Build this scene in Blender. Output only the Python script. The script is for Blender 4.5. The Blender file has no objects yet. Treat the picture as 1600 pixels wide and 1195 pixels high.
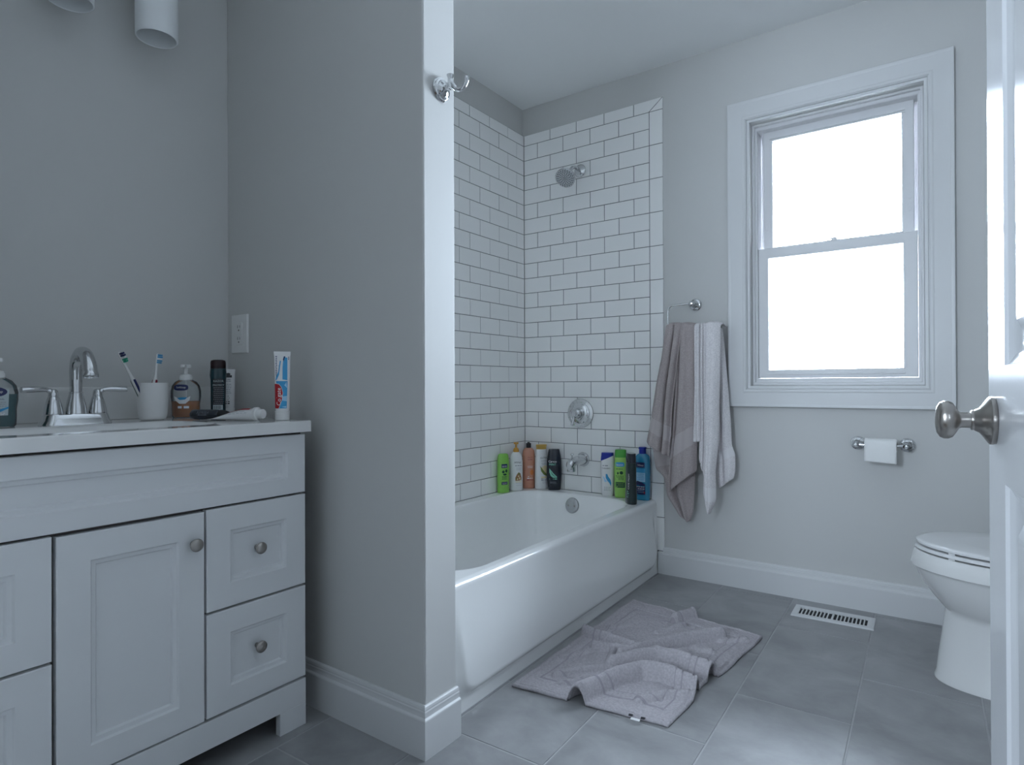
import bpy, bmesh, math, random
from mathutils import Matrix, Vector, noise
PI = math.pi
S = bpy.context.scene
COL = S.collection
random.seed(7)

# ------------------------------------------------------------------ camera, sky, exposure
cam_d = bpy.data.cameras.new('camera')
cam = bpy.data.objects.new('camera', cam_d)
COL.objects.link(cam)
cam_d.sensor_fit = 'HORIZONTAL'
cam_d.sensor_width = 36.0
cam_d.lens = 954.434 / 1600 * 36
cam_d.clip_start = 0.02
_r = Vector((0.81600691, 0.57802977, -0.00378199))
_u = Vector((0.00514190, -0.00071603, 0.99998652))
_f = Vector((-0.57801927, 0.81601536, 0.00355646))
cam.matrix_world = Matrix(((_r.x, _u.x, -_f.x, 1.81011161), (_r.y, _u.y, -_f.y, -2.67222733), (_r.z, _u.z, -_f.z, 0.86232434), (0, 0, 0, 1)))
S.camera = cam

world = bpy.data.worlds.new('overcast_sky')
S.world = world
world.use_nodes = True
bg = world.node_tree.nodes['Background']
bg.inputs[0].default_value = (0.75, 0.85, 1.0, 1)
bg.inputs[1].default_value = 9.0

def portal(name, loc, rot, w, h):
    d = bpy.data.lights.new(name, 'AREA')
    d.shape = 'RECTANGLE'; d.size = w; d.size_y = h
    d.cycles.is_portal = True
    o = bpy.data.objects.new(name, d); COL.objects.link(o)
    o.location = loc; o.rotation_euler = rot
portal('window_daylight', (1.45, 0.13, 1.405), (-PI / 2, 0, 0), 0.62, 1.12)
portal('hall_fill_portal', (1.08, -4.33, 1.45), (PI / 2, 0, 0), 0.54, 0.82)  # portal for the added hall window, unseen source of fill light

S.view_settings.view_transform = 'Standard'
S.view_settings.look = 'None'
S.view_settings.gamma = 1.0
S.view_settings.exposure = 2.62
S.view_settings.use_curve_mapping = False
S.cycles.use_denoising = True
S.cycles.max_bounces = 14
S.cycles.diffuse_bounces = 8
S.cycles.caustics_reflective = False
S.cycles.caustics_refractive = False

# ------------------------------------------------------------------ materials
MATS = {}
def mat(name, color, rough=0.5, metal=0.0, bump=None, vary=None, coat=0.0, trans=0.0, ior=1.45, sheen=0.0, spec=0.5):
    if name in MATS: return MATS[name]
    m = bpy.data.materials.new(name); m.use_nodes = True
    nt = m.node_tree; n = nt.nodes; l = nt.links
    p = n['Principled BSDF']
    p.inputs['Base Color'].default_value = (*color, 1)
    p.inputs['Roughness'].default_value = rough
    p.inputs['Metallic'].default_value = metal
    p.inputs['Coat Weight'].default_value = coat
    p.inputs['Transmission Weight'].default_value = trans
    p.inputs['IOR'].default_value = ior
    p.inputs['Sheen Weight'].default_value = sheen
    p.inputs['Specular IOR Level'].default_value = spec
    geo = n.new('ShaderNodeNewGeometry')
    if vary:
        sc, amt = vary
        tx = n.new('ShaderNodeTexNoise'); tx.inputs['Scale'].default_value = sc; tx.inputs['Detail'].default_value = 5
        l.new(geo.outputs['Position'], tx.inputs['Vector'])
        mx = n.new('ShaderNodeMix'); mx.data_type = 'RGBA'
        mx.inputs[6].default_value = (*[max(0, c * (1 - amt)) for c in color], 1)
        mx.inputs[7].default_value = (*[min(1, c * (1 + amt)) for c in color], 1)
        l.new(tx.outputs['Fac'], mx.inputs[0]); l.new(mx.outputs[2], p.inputs['Base Color'])
    if bump:
        sc, st, dist = bump
        tx = n.new('ShaderNodeTexNoise'); tx.inputs['Scale'].default_value = sc; tx.inputs['Detail'].default_value = 3
        l.new(geo.outputs['Position'], tx.inputs['Vector'])
        b = n.new('ShaderNodeBump'); b.inputs['Strength'].default_value = st; b.inputs['Distance'].default_value = dist
        l.new(tx.outputs['Fac'], b.inputs['Height']); l.new(b.outputs['Normal'], p.inputs['Normal'])
    MATS[name] = m
    return m

wall_paint = mat('grey_wall_paint', (0.585, 0.585, 0.575), 0.6, bump=(420, 0.08, 0.001), vary=(1.5, 0.02))
ceil_paint = mat('white_ceiling_paint', (0.84, 0.85, 0.85), 0.8, bump=(300, 0.06, 0.001))
trim_paint = mat('white_trim_paint', (0.66, 0.665, 0.67), 0.32, bump=(150, 0.02, 0.001))
vinyl = mat('white_window_vinyl', (0.70, 0.70, 0.71), 0.35, bump=(200, 0.02, 0.001))
door_paint = mat('white_door_gloss', (0.76, 0.77, 0.79), 0.16, bump=(60, 0.04, 0.001), spec=0.6)
cab_paint = mat('white_cabinet_paint', (0.70, 0.71, 0.72), 0.36, bump=(250, 0.03, 0.001))
gap_shade = mat('cabinet_gap_shade', (0.12, 0.11, 0.105), 0.8, vary=(20, 0.1))  # shadow in the gaps between fronts and counter, put into the carcass colour
tile_glaze = mat('white_tile_glaze', (0.87, 0.87, 0.86), 0.12, bump=(14, 0.05, 0.002), spec=0.5)
floor_grout = mat('light_floor_grout', (0.42, 0.42, 0.43), 0.85, vary=(60, 0.12))
grout_mat = mat('grey_grout', (0.17, 0.175, 0.18), 0.85, vary=(60, 0.15))
enamel = mat('white_tub_enamel', (0.86, 0.865, 0.86), 0.14, bump=(6, 0.02, 0.002), coat=0.3)
ceramic = mat('white_toilet_ceramic', (0.79, 0.79, 0.78), 0.10, vary=(3, 0.01), coat=0.3)
seat_plastic = mat('white_seat_plastic', (0.80, 0.80, 0.80), 0.18, vary=(3, 0.01))
marble = mat('cultured_marble', (0.76, 0.76, 0.75), 0.08, vary=(25, 0.03), coat=0.3)
chrome = mat('chrome', (0.66, 0.67, 0.68), 0.07, 1.0, bump=(40, 0.02, 0.001))
nickel = mat('brushed_nickel', (0.40, 0.375, 0.35), 0.28, 1.0, bump=(300, 0.05, 0.0005))
satin = mat('satin_chrome', (0.52, 0.53, 0.54), 0.22, 1.0, vary=(50, 0.05))
black_rubber = mat('dark_rubber', (0.02, 0.02, 0.022), 0.5, vary=(50, 0.1))
white_plastic = mat('white_plastic', (0.78, 0.78, 0.77), 0.3, vary=(40, 0.02))
paper = mat('white_paper', (0.82, 0.82, 0.81), 0.9, bump=(250, 0.2, 0.001))
shade_glass = mat('frosted_shade', (0.82, 0.84, 0.85), 0.35, vary=(20, 0.03))
cup_mat = mat('white_cup_ceramic', (0.76, 0.755, 0.75), 0.35, vary=(30, 0.02))

def terry(name, color, scale=260, strength=0.9, amt=0.35):
    m = mat(name, color, 0.95, bump=(scale, strength, 0.0012), vary=(scale * 0.9, amt), sheen=0.0, spec=0.1)
    return m
taupe_terry = terry('taupe_terry', (0.41, 0.36, 0.355))
taupe_band = mat('taupe_band_weave', (0.47, 0.425, 0.425), 0.8, bump=(1500, 0.3, 0.001), vary=(300, 0.05), sheen=0.2, spec=0.15)
light_terry = terry('light_grey_terry', (0.74, 0.71, 0.72))
light_band = mat('light_band_weave', (0.78, 0.76, 0.77), 0.8, bump=(1500, 0.3, 0.001), vary=(300, 0.05), sheen=0.2, spec=0.15)
mat_terry = terry('mat_terry', (0.45, 0.425, 0.45), 190, 0.6, 0.32)
mat_band = mat('mat_band_weave', (0.37, 0.345, 0.375), 0.9, bump=(900, 0.3, 0.0006), vary=(300, 0.12), sheen=0.0, spec=0.1)

def stone():
    m = bpy.data.materials.new('grey_floor_stone'); m.use_nodes = True
    nt = m.node_tree; n = nt.nodes; l = nt.links; p = n['Principled BSDF']
    geo = n.new('ShaderNodeNewGeometry'); info = n.new('ShaderNodeObjectInfo')
    off = n.new('ShaderNodeVectorMath'); off.operation = 'MULTIPLY_ADD'
    cmb = n.new('ShaderNodeCombineXYZ')
    for i in range(3): l.new(info.outputs['Random'], cmb.inputs[i])
    l.new(cmb.outputs[0], off.inputs[0]); off.inputs[1].default_value = (37, 19, 11)
    mp = n.new('ShaderNodeMapping'); mp.inputs['Scale'].default_value = (1.0, 1.25, 1)
    mp.inputs['Rotation'].default_value = (0, 0, 0.5)
    l.new(geo.outputs['Position'], mp.inputs[0]); l.new(mp.outputs[0], off.inputs[2])
    a = n.new('ShaderNodeTexNoise'); a.inputs['Scale'].default_value = 4.5; a.inputs['Detail'].default_value = 7; a.inputs['Roughness'].default_value = 0.6; a.inputs['Distortion'].default_value = 0.35
    l.new(off.outputs[0], a.inputs['Vector'])
    r = n.new('ShaderNodeValToRGB')
    r.color_ramp.elements[0].position = 0.3; r.color_ramp.elements[0].color = (0.225, 0.227, 0.233, 1)
    r.color_ramp.elements[1].position = 0.72; r.color_ramp.elements[1].color = (0.385, 0.388, 0.395, 1)
    l.new(a.outputs['Fac'], r.inputs[0]); l.new(r.outputs[0], p.inputs['Base Color'])
    rr_ = n.new('ShaderNodeMapRange'); rr_.inputs['To Min'].default_value = 0.30; rr_.inputs['To Max'].default_value = 0.48
    l.new(a.outputs['Fac'], rr_.inputs['Value']); l.new(rr_.outputs[0], p.inputs['Roughness'])
    b = n.new('ShaderNodeBump'); b.inputs['Strength'].default_value = 0.10; b.inputs['Distance'].default_value = 0.002
    c = n.new('ShaderNodeTexNoise'); c.inputs['Scale'].default_value = 60; l.new(geo.outputs['Position'], c.inputs['Vector'])
    l.new(c.outputs['Fac'], b.inputs['Height']); l.new(b.outputs['Normal'], p.inputs['Normal'])
    return m
floor_stone = stone()

def pane_glass():
    m = bpy.data.materials.new('window_glass'); m.use_nodes = True
    nt = m.node_tree; n = nt.nodes; l = nt.links
    n.remove(n['Principled BSDF'])
    t = n.new('ShaderNodeBsdfTransparent'); t.inputs[0].default_value = (0.95, 0.97, 0.97, 1)
    g = n.new('ShaderNodeBsdfGlossy'); g.inputs['Roughness'].default_value = 0.02
    mx = n.new('ShaderNodeMixShader'); fr = n.new('ShaderNodeFresnel'); fr.inputs[0].default_value = 1.45
    l.new(fr.outputs[0], mx.inputs[0]); l.new(t.outputs[0], mx.inputs[1]); l.new(g.outputs[0], mx.inputs[2])
    l.new(mx.outputs[0], n['Material Output'].inputs[0])
    return m
glass = pane_glass()

def clear_plastic():
    m = bpy.data.materials.new('clear_bottle_plastic'); m.use_nodes = True
    nt = m.node_tree; n = nt.nodes; l = nt.links
    n.remove(n['Principled BSDF'])
    t = n.new('ShaderNodeBsdfTransparent'); t.inputs[0].default_value = (0.88, 0.90, 0.90, 1)
    g = n.new('ShaderNodeBsdfGlossy'); g.inputs['Roughness'].default_value = 0.08
    d = n.new('ShaderNodeBsdfDiffuse'); d.inputs[0].default_value = (0.75, 0.78, 0.80, 1)
    fr = n.new('ShaderNodeFresnel'); fr.inputs[0].default_value = 1.45
    m1 = n.new('ShaderNodeMixShader'); m1.inputs[0].default_value = 0.10
    l.new(t.outputs[0], m1.inputs[1]); l.new(d.outputs[0], m1.inputs[2])
    m2 = n.new('ShaderNodeMixShader')
    l.new(fr.outputs[0], m2.inputs[0]); l.new(m1.outputs[0], m2.inputs[1]); l.new(g.outputs[0], m2.inputs[2])
    l.new(m2.outputs[0], n['Material Output'].inputs[0])
    return m
clear = clear_plastic()
def plain(name, c, rough=0.35, **k): return mat(name, c, rough, vary=(60, 0.03), **k)

# ------------------------------------------------------------------ geometry helpers: every builder returns (verts, faces)
def join(*gs):
    V, F = [], []
    for v, f in gs:
        o = len(V); V += list(v); F += [tuple(i + o for i in q) for q in f]
    return V, F
def xf(g, M): return [tuple(M @ Vector(v)) for v in g[0]], g[1]
def moved(g, x=0, y=0, z=0): return [(a + x, b + y, c + z) for a, b, c in g[0]], g[1]
def loft(loops, cap0=True, cap1=True, close=False):
    n = len(loops[0]); V = [tuple(p) for lp in loops for p in lp]; F = []
    m = len(loops)
    for i in range(m if close else m - 1):
        a = i * n; b = ((i + 1) % m) * n
        for j in range(n):
            k = (j + 1) % n
            F.append((a + j, a + k, b + k, b + j))
    if not close:
        if cap0: F.append(tuple(range(n - 1, -1, -1)))
        if cap1: F.append(tuple((m - 1) * n + j for j in range(n)))
    return V, F
def box(x0, x1, y0, y1, z0, z1, bev=0.0, seg=2):
    V = [(x, y, z) for z in (z0, z1) for y in (y0, y1) for x in (x0, x1)]
    F = [(0, 2, 3, 1), (4, 5, 7, 6), (0, 1, 5, 4), (1, 3, 7, 5), (3, 2, 6, 7), (2, 0, 4, 6)]
    if not bev: return V, F
    bm = bmesh.new(); vs = [bm.verts.new(v) for v in V]
    for f in F: bm.faces.new([vs[i] for i in f])
    bmesh.ops.bevel(bm, geom=list(bm.edges), offset=bev, segments=seg, affect='EDGES', profile=0.5)
    bm.verts.index_update()
    r = ([tuple(v.co) for v in bm.verts], [tuple(v.index for v in f.verts) for f in bm.faces]); bm.free(); return r
def lathe(prof, n=32, M=None):
    loops = [[(r * math.cos(2 * PI * j / n), r * math.sin(2 * PI * j / n), z) for j in range(n)] for r, z in prof]
    g = loft(loops)
    return xf(g, M) if M else g
def tube(path, rad, n=12):
    P = [Vector(p) for p in path]; R = rad if isinstance(rad, (list, tuple)) else [rad] * len(P)
    T = []
    for i in range(len(P)):
        a = P[max(0, i - 1)]; b = P[min(len(P) - 1, i + 1)]
        T.append((b - a).normalized())
    up = Vector((0, 0, 1)) if abs(T[0].z) < 0.9 else Vector((1, 0, 0))
    nrm = (up - T[0] * up.dot(T[0])).normalized(); loops = []
    for i, p in enumerate(P):
        nrm = (nrm - T[i] * nrm.dot(T[i])).normalized(); bn = T[i].cross(nrm)
        loops.append([tuple(p + (nrm * math.cos(2 * PI * j / n) + bn * math.sin(2 * PI * j / n)) * R[i]) for j in range(n)])
    return loft(loops)
def smooth_path(pts, k=6):
    P = [Vector(p) for p in pts]; out = []
    for i in range(len(P) - 1):
        p0 = P[max(0, i - 1)]; p1 = P[i]; p2 = P[i + 1]; p3 = P[min(len(P) - 1, i + 2)]
        for s in range(k):
            t = s / k
            out.append(0.5 * ((2 * p1) + (p2 - p0) * t + (2 * p0 - 5 * p1 + 4 * p2 - p3) * t * t + (3 * p1 - p0 - 3 * p2 + p3) * t ** 3))
    out.append(P[-1]); return out
def rrect(x0, x1, y0, y1, r, z, n=8):
    pts = []
    for cx, cy, a in ((x1 - r, y1 - r, 0), (x0 + r, y1 - r, 90), (x0 + r, y0 + r, 180), (x1 - r, y0 + r, 270)):
        for i in range(n):
            t = math.radians(a + 90 * i / (n - 1)); pts.append((cx + r * math.cos(t), cy + r * math.sin(t), z))
    return pts
# rectangles in a wall plane: local x across, local z up, local -y out of the wall
def rl(x0, x1, z0, z1, d): return [(x0, -d, z0), (x1, -d, z0), (x1, -d, z1), (x0, -d, z1)]
def panel(*rects): return loft([rl(*q) for q in rects])
def ring(o, i, f, b, lip=0.0):
    (a0, a1, c0, c1), (b0, b1, e0, e1) = o, i
    L = [rl(a0, a1, c0, c1, b), rl(a0, a1, c0, c1, f - lip), rl(a0 + lip, a1 - lip, c0 + lip, c1 - lip, f),
         rl(b0 - lip, b1 + lip, e0 - lip, e1 + lip, f), rl(b0, b1, e0, e1, f - lip), rl(b0, b1, e0, e1, b)]
    if not lip: L = [L[0], L[1], L[4], L[5]]
    return loft(L, close=True)
def sweep(path, prof):
    P = [Vector((*p, 0)) for p in path]; N = []
    for i in range(len(P) - 1):
        d = (P[i + 1] - P[i]).normalized(); N.append(Vector((d.y, -d.x, 0)))
    loops = []
    for i, p in enumerate(P):
        if i == 0: m = N[0]
        elif i == len(P) - 1: m = N[-1]
        else: m = (N[i - 1] + N[i]) / (1 + N[i - 1].dot(N[i]))
        loops.append([(p.x + m.x * o, p.y + m.y * o, z) for o, z in prof])
    return loft(loops)

def mk(name, g, mats, parent=None, loc=(0, 0, 0), rot=(0, 0, 0), ang=35, fmat=None, smooth=True, axis_flat=True):
    me = bpy.data.meshes.new(name)
    me.from_pydata([tuple(v) for v in g[0]], [], [tuple(f) for f in g[1]])
    if not isinstance(mats, (list, tuple)): mats = [mats]
    for m in mats: me.materials.append(m)
    if fmat:
        me.polygons.foreach_set('material_index', fmat)
    bm = bmesh.new(); bm.from_mesh(me)
    bmesh.ops.recalc_face_normals(bm, faces=bm.faces[:])
    if smooth:
        bm.normal_update()
        for f in bm.faces: f.smooth = not (axis_flat and max(abs(c) for c in f.normal) > 0.99999)
        lim = math.radians(ang)
        for e in bm.edges:
            if len(e.link_faces) == 2 and e.calc_face_angle(0) > lim: e.smooth = False
    bm.to_mesh(me); bm.free(); me.update()
    o = bpy.data.objects.new(name, me); COL.objects.link(o)
    o.location = loc; o.rotation_euler = rot
    if parent: o.parent = parent
    return o
def empty(name, loc, rotz=0.0):
    o = bpy.data.objects.new(name, None); COL.objects.link(o)
    o.empty_display_size = 0.05; o.location = loc; o.rotation_euler = (0, 0, rotz); return o
def tag(o, label, cat, group=None):
    o['label'] = label; o['category'] = cat
    if group: o['group'] = group
    return o
def struct(o, label=None):
    o['kind'] = 'structure'
    if label: o['label'] = label
    return o

# ------------------------------------------------------------------ the room
LX = -0.014      # painted face of the left wall
BY = 0.008       # painted face of the back wall
RX = 2.46; HY = -4.2; CZ = 2.3205
PF, PB, PX = -1.6302, -1.518, 0.8202     # partition front, back, end
EF, EB = -2.515, -2.635                   # entry wall faces
struct(mk('floor', box(LX - 0.1, RX + 0.1, HY - 0.1, 0.15, -0.06, -0.0012), floor_grout))
floor = S.objects['floor']
struct(mk('ceiling', box(LX - 0.1, RX + 0.1, HY - 0.1, 0.15, CZ, CZ + 0.1), ceil_paint))
wall_left = struct(mk('wall_left', box(LX - 0.1, LX, HY - 0.1, 0.15, -0.05, CZ), wall_paint))
WX0, WX1, WZ0, WZ1 = 1.147, 1.753, 0.854, 1.956
wall_back = struct(mk('wall_back', join(box(LX, WX0, BY, 0.15, 0, CZ), box(WX1, RX, BY, 0.15, 0, CZ), box(WX0, WX1, BY, 0.15, 0, WZ0), box(WX0, WX1, BY, 0.15, WZ1, CZ)), wall_paint))
struct(mk('wall_right', box(RX, RX + 0.1, HY - 0.1, 0.15, -0.05, CZ), wall_paint))
struct(mk('wall_partition', box(LX, PX, PF, PB, 0, CZ, 0.004), wall_paint))
DZ = 1.965
struct(mk('wall_entry', join(box(LX, 1.035, EB, EF, 0, CZ), box(1.945, RX, EB, EF, 0, CZ), box(1.035, 1.945, EB, EF, DZ, CZ)), wall_paint))
HX0, HX1, HZ0, HZ1 = 0.84, 1.30, 1.05, 1.85  # opening of the added fill window, sized and placed for its light
struct(mk('wall_hall', join(box(LX, HX0, HY - 0.12, HY, 0, CZ), box(HX1, RX, HY - 0.12, HY, 0, CZ), box(HX0, HX1, HY - 0.12, HY, 0, HZ0), box(HX0, HX1, HY - 0.12, HY, HZ1, CZ)), wall_paint))
w2 = struct(empty('added_fill_window', (0, HY, 0)), 'added hall window out of view, gives fill light through the doorway')
mk('frame', moved(ring((HX0 - 0.07, HX1 + 0.07, HZ0 - 0.07, HZ1 + 0.07), (HX0 + 0.02, HX1 - 0.02, HZ0 + 0.02, HZ1 - 0.02), 0.02, -0.0005), 0, 0, 0), trim_paint, w2, rot=(0, 0, PI), loc=(HX0 + HX1, 0.0005, 0))
mk('pane', box(HX0, HX1, -0.07, -0.066, HZ0, HZ1), glass, w2)

# floor tiles, laid slightly out of square with the walls
TW, TL, GJ = 0.282, 0.579, 0.004
ang = math.radians(1.3); ca, sa = math.cos(ang), math.sin(ang)
OX, OY = 1.3325, -0.921 + 0.0003
def clip(poly, a, b, c):
    out = []
    for i in range(len(poly)):
        p, q = poly[i], poly[(i + 1) % len(poly)]
        dp, dq = a * p[0] + b * p[1] - c, a * q[0] + b * q[1] - c
        if dp <= 0: out.append(p)
        if (dp < 0 < dq) or (dq < 0 < dp):
            t = dp / (dp - dq); out.append((p[0] + (q[0] - p[0]) * t, p[1] + (q[1] - p[1]) * t))
    return out
def floor_tile(poly):
    n = len(poly); cx = sum(p[0] for p in poly) / n; cy = sum(p[1] for p in poly) / n
    e = 0.0015
    def ins(k): return [(p[0] + (cx - p[0]) * k / max(1e-6, math.hypot(cx - p[0], cy - p[1])), p[1] + (cy - p[1]) * k / max(1e-6, math.hypot(cx - p[0], cy - p[1]))) for p in poly]
    q = ins(e)
    return loft([[(x, y, -0.006) for x, y in poly], [(x, y, -0.0012) for x, y in poly], [(x, y, 0.0) for x, y in q]], cap0=False)
nt_ = 0
for i in range(-6, 6):
    s0 = i * TW + GJ / 2; s1 = (i + 1) * TW - GJ / 2
    toff = (i * 0.2895) % TL
    for j in range(-8, 4):
        t0 = toff + j * TL + GJ / 2; t1 = t0 + TL - GJ
        poly = [(OX + s * ca - t * sa, OY + s * sa + t * ca) for s, t in ((s0, t0), (s1, t0), (s1, t1), (s0, t1))]
        for (a, b, c) in ((1, 0, RX - 0.001), (-1, 0, -LX - 0.001), (0, 1, BY - 0.002), (0, -1, 2.70)):
            poly = clip(poly, a, b, c)
            if len(poly) < 3: break
        if len(poly) < 3: continue
        if max(p[0] for p in poly) < 0.70 and min(p[1] for p in poly) > -1.5: continue
        if max(p[0] for p in poly) - min(p[0] for p in poly) < 0.02 or max(p[1] for p in poly) - min(p[1] for p in poly) < 0.02: continue
        mk('tile', floor_tile(poly), floor_stone, floor)
mk('hall_boards', box(LX, RX, HY, -2.702, -0.0015, 0.0), mat('hall_oak', (0.25, 0.17, 0.11), 0.4, vary=(8, 0.3)), floor)

# ------------------------------------------------------------------ wall tiles (subway), child pieces of the two walls
P_, R_ = 0.1540, 0.0778
ZT = 0.3313
U1, W1 = 0.1610, 0.1435
G = 0.0028
XB0, XB1 = U1 + 3.5 * P_, 0.7651          # bullnose column
ZTOP = ZT + 23 * R_ + 0.0553
mk('grout', box(LX, -0.0016, PB, -0.0016, ZT - 0.02, ZTOP), grout_mat, wall_left)
mk('grout', join(box(0, XB1 - 0.002, 0.0018, BY, ZT - 0.02, ZTOP - 0.001), box(0.70, XB1 - 0.002, 0.0018, BY, 0, ZT - 0.021)), grout_mat, wall_back)
TC = {}
TT = 0.0075
def tile_mesh(w, h):
    k = (round(w, 4), round(h, 4))
    if k not in TC:
        b = 0.0012
        o = mk('tile', panel((0, w, 0, h, 0), (0, w, 0, h, TT - b), (b, w - b, b, h - b, TT)), tile_glaze, smooth=False)
        TC[k] = o.data; bpy.data.objects.remove(o)
    return TC[k]
def put_tile(parent, w, h, loc, rz):
    o = bpy.data.objects.new('tile', tile_mesh(w, h)); COL.objects.link(o)
    o.parent = parent
    rnd = random.uniform
    o.location = loc; o.rotation_euler = (rnd(-0.003, 0.003), rnd(-0.001, 0.001), rz + rnd(-0.003, 0.003))
def row_cells(first, end, odd):
    """joint positions from the corner outwards"""
    e = [0.0]
    x = first - (P_ / 2 if odd else 0)
    while x < end - 0.012:
        if x > 0.012: e.append(x)
        x += P_
    e.append(end); return e
for k in range(24):                    # k = 0 at the bottom course, 23 the cut top course
    z0 = ZT + k * R_; h = R_ if k < 23 else 0.0553
    odd = (k % 2 == 0)                 # the top (cut) course is the even pattern
    e = row_cells(W1, -PB, odd)
    for a, b in zip(e[:-1], e[1:]):
        put_tile(wall_left, b - a - G, h - G, (-TT, -b + G / 2, z0 + G / 2), PI / 2)
    e = row_cells(U1, XB0, odd)
    if k == 23: e = e[:-1]
    for a, b in zip(e[:-1], e[1:]):
        put_tile(wall_back, b - a - G, h - G, (a + G / 2, TT, z0 + G / 2), 0)
# mitred top corner: the last cut tile and the small triangle
zc = ZT + 23 * R_
xs = U1 + 3 * P_
def prism(pts, d):
    b = 0.0012; cx = sum(p[0] for p in pts) / len(pts); cz = sum(p[1] for p in pts) / len(pts)
    def sh(p):
        L = math.hypot(cx - p[0], cz - p[1]); return (p[0] + (cx - p[0]) * b / L, p[1] + (cz - p[1]) * b / L)
    q = [sh(p) for p in pts]
    return loft([[(x, d, z) for x, z in pts], [(x, b, z) for x, z in pts], [(x, 0, z) for x, z in q]])
mk('tile', prism([(xs + G / 2, zc + G / 2), (XB0 - G, zc + G / 2), (XB1 - G, ZTOP - G / 2), (xs + G / 2, ZTOP - G / 2)], TT), tile_glaze, wall_back, smooth=False)
mk('tile', prism([(XB0 + G, zc + G / 2), (XB1, zc + G / 2), (XB1, ZTOP - G)], TT), tile_glaze, wall_back, smooth=False)
z = zc
while z > 0.1:
    z0 = max(z - 2 * R_, 0.1005)
    w = XB1 - XB0 - G
    put_tile(wall_back, w, z - z0 - G, (XB0 + G / 2, TT, z0 + G / 2), 0)
    z = z0 if z0 > 0.101 else 0

# ------------------------------------------------------------------ baseboards
BBP = [(0, 0), (0.0155, 0), (0.0155, 0.088), (0.0145, 0.0905), (0.0105, 0.094), (0.0095, 0.100), (0.0100, 0.106), (0.0085, 0.1085), (0.0085, 0.112), (0.0070, 0.1165), (0.0040, 0.119), (0, 0.119)]
struct(mk('baseboard_back', sweep([(0.760, BY), (RX, BY)][::1], [(o * 1.4, z) for o, z in BBP]), trim_paint, ang=25))
struct(mk('trim_1', box(0.7375, 0.7600, -0.0135, BY, 0, 0.0985, 0.0015), trim_paint))
struct(mk('baseboard_partition', sweep([(LX, PF), (PX, PF), (PX, PB)], BBP), trim_paint, ang=25))
struct(mk('baseboard_entry', sweep([(1.0, EF), (LX + 0.5, EF)], BBP), trim_paint, ang=25))
struct(mk('baseboard_right', sweep([(RX, BY - 0.022), (RX, EF)], BBP), trim_paint, ang=25))

# ------------------------------------------------------------------ window
win = struct(empty('window_1', (0, 0, 0)), 'white double hung window over the toilet paper holder')
O = (1.0583, 1.8431, 0.7668, 2.0502); I = (1.135, 1.765, 0.842, 1.968)
D0 = -BY
def casing(o, i):
    (a0, a1, c0, c1), (b0, b1, e0, e1) = o, i
    prof = [(0, D0), (0, 0.0165), (0.02, 0.0178), (0.1, 0.018), (0.16, 0.0168), (0.78, 0.0168), (0.84, 0.018), (0.93, 0.018), (1.0, 0.0125), (1.0, D0)]
    cs = [((a0, c0), (b0, e0)), ((a1, c0), (b1, e0)), ((a1, c1), (b1, e1)), ((a0, c1), (b0, e1))]
    res = []
    for q in range(4):
        (p, pi), (r, ri) = cs[q], cs[(q + 1) % 4]
        L = [[(s[0] + (si[0] - s[0]) * t, -d, s[1] + (si[1] - s[1]) * t) for t, d in prof] for s, si in ((p, pi), (r, ri))]
        res.append(loft(L))
    return res
for g in casing(O, I): mk('casing', g, trim_paint, win, ang=20)
mk('jamb', ring((1.1353, 1.7647, 0.8423, 1.9677), (1.1465, 1.7535, 0.8535, 1.9565), 0.0085, -0.14, 0.001), trim_paint, win)
mk('frame', join(ring((1.1465, 1.7535, 0.8535, 1.9565), (1.1655, 1.7325, 0.884, 1.934), -0.046, -0.13, 0.003), ring((1.1465, 1.7535, 0.8535, 1.9565), (1.157, 1.742, 0.868, 1.947), -0.028, -0.047, 0.003), ring((1.1465, 1.7535, 0.8535, 1.9565), (1.192, 1.707, 0.905, 1.915), -0.119, -0.13)), vinyl, win)
lo = mk('sash', join(ring((1.1672, 1.7312, 0.8855, 1.4315), (1.2065, 1.6860, 0.9205, 1.3890), -0.050, -0.082, 0.002), ring((1.198, 1.694, 0.904, 1.398), (1.2075, 1.6850, 0.9135, 1.3880), -0.058, -0.078, 0.003), box(1.20, 1.69, 0.047, 0.06, 0.8985, 0.9045, 0.0015)), vinyl, win)
mk('pane', box(1.2, 1.69, 0.068, 0.071, 0.906, 1.395), glass, lo)
up = mk('sash', join(ring((1.1805, 1.7205, 1.405, 1.9355), (1.2175, 1.6805, 1.442, 1.8915), -0.086, -0.116, 0.002), box(1.205, 1.692, 0.080, 0.09, 1.9005, 1.9065, 0.0015), box(1.205, 1.692, 0.082, 0.09, 1.892, 1.896, 0.001)), vinyl, win)
mk('pane', box(1.21, 1.69, 0.102, 0.105, 1.435, 1.90), glass, up)
mk('latch', join(box(1.425, 1.475, 0.058, 0.082, 1.4315, 1.437, 0.0015), xf(lathe([(0.011, 0), (0.011, 0.008), (0.006, 0.011)], 16), Matrix.Translation((1.452, 0.069, 1.4365))), box(1.414, 1.452, 0.062, 0.070, 1.4415, 1.446, 0.002)), vinyl, win)
for xx in (1.196, 1.706):
    mk('tilt_clip', join(box(xx - 0.005, xx + 0.005, 0.0835, 0.087, 1.515, 1.545, 0.001), box(xx - 0.004, xx + 0.004, 0.083, 0.086, 1.560, 1.566, 0.001)), vinyl, win)

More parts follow.
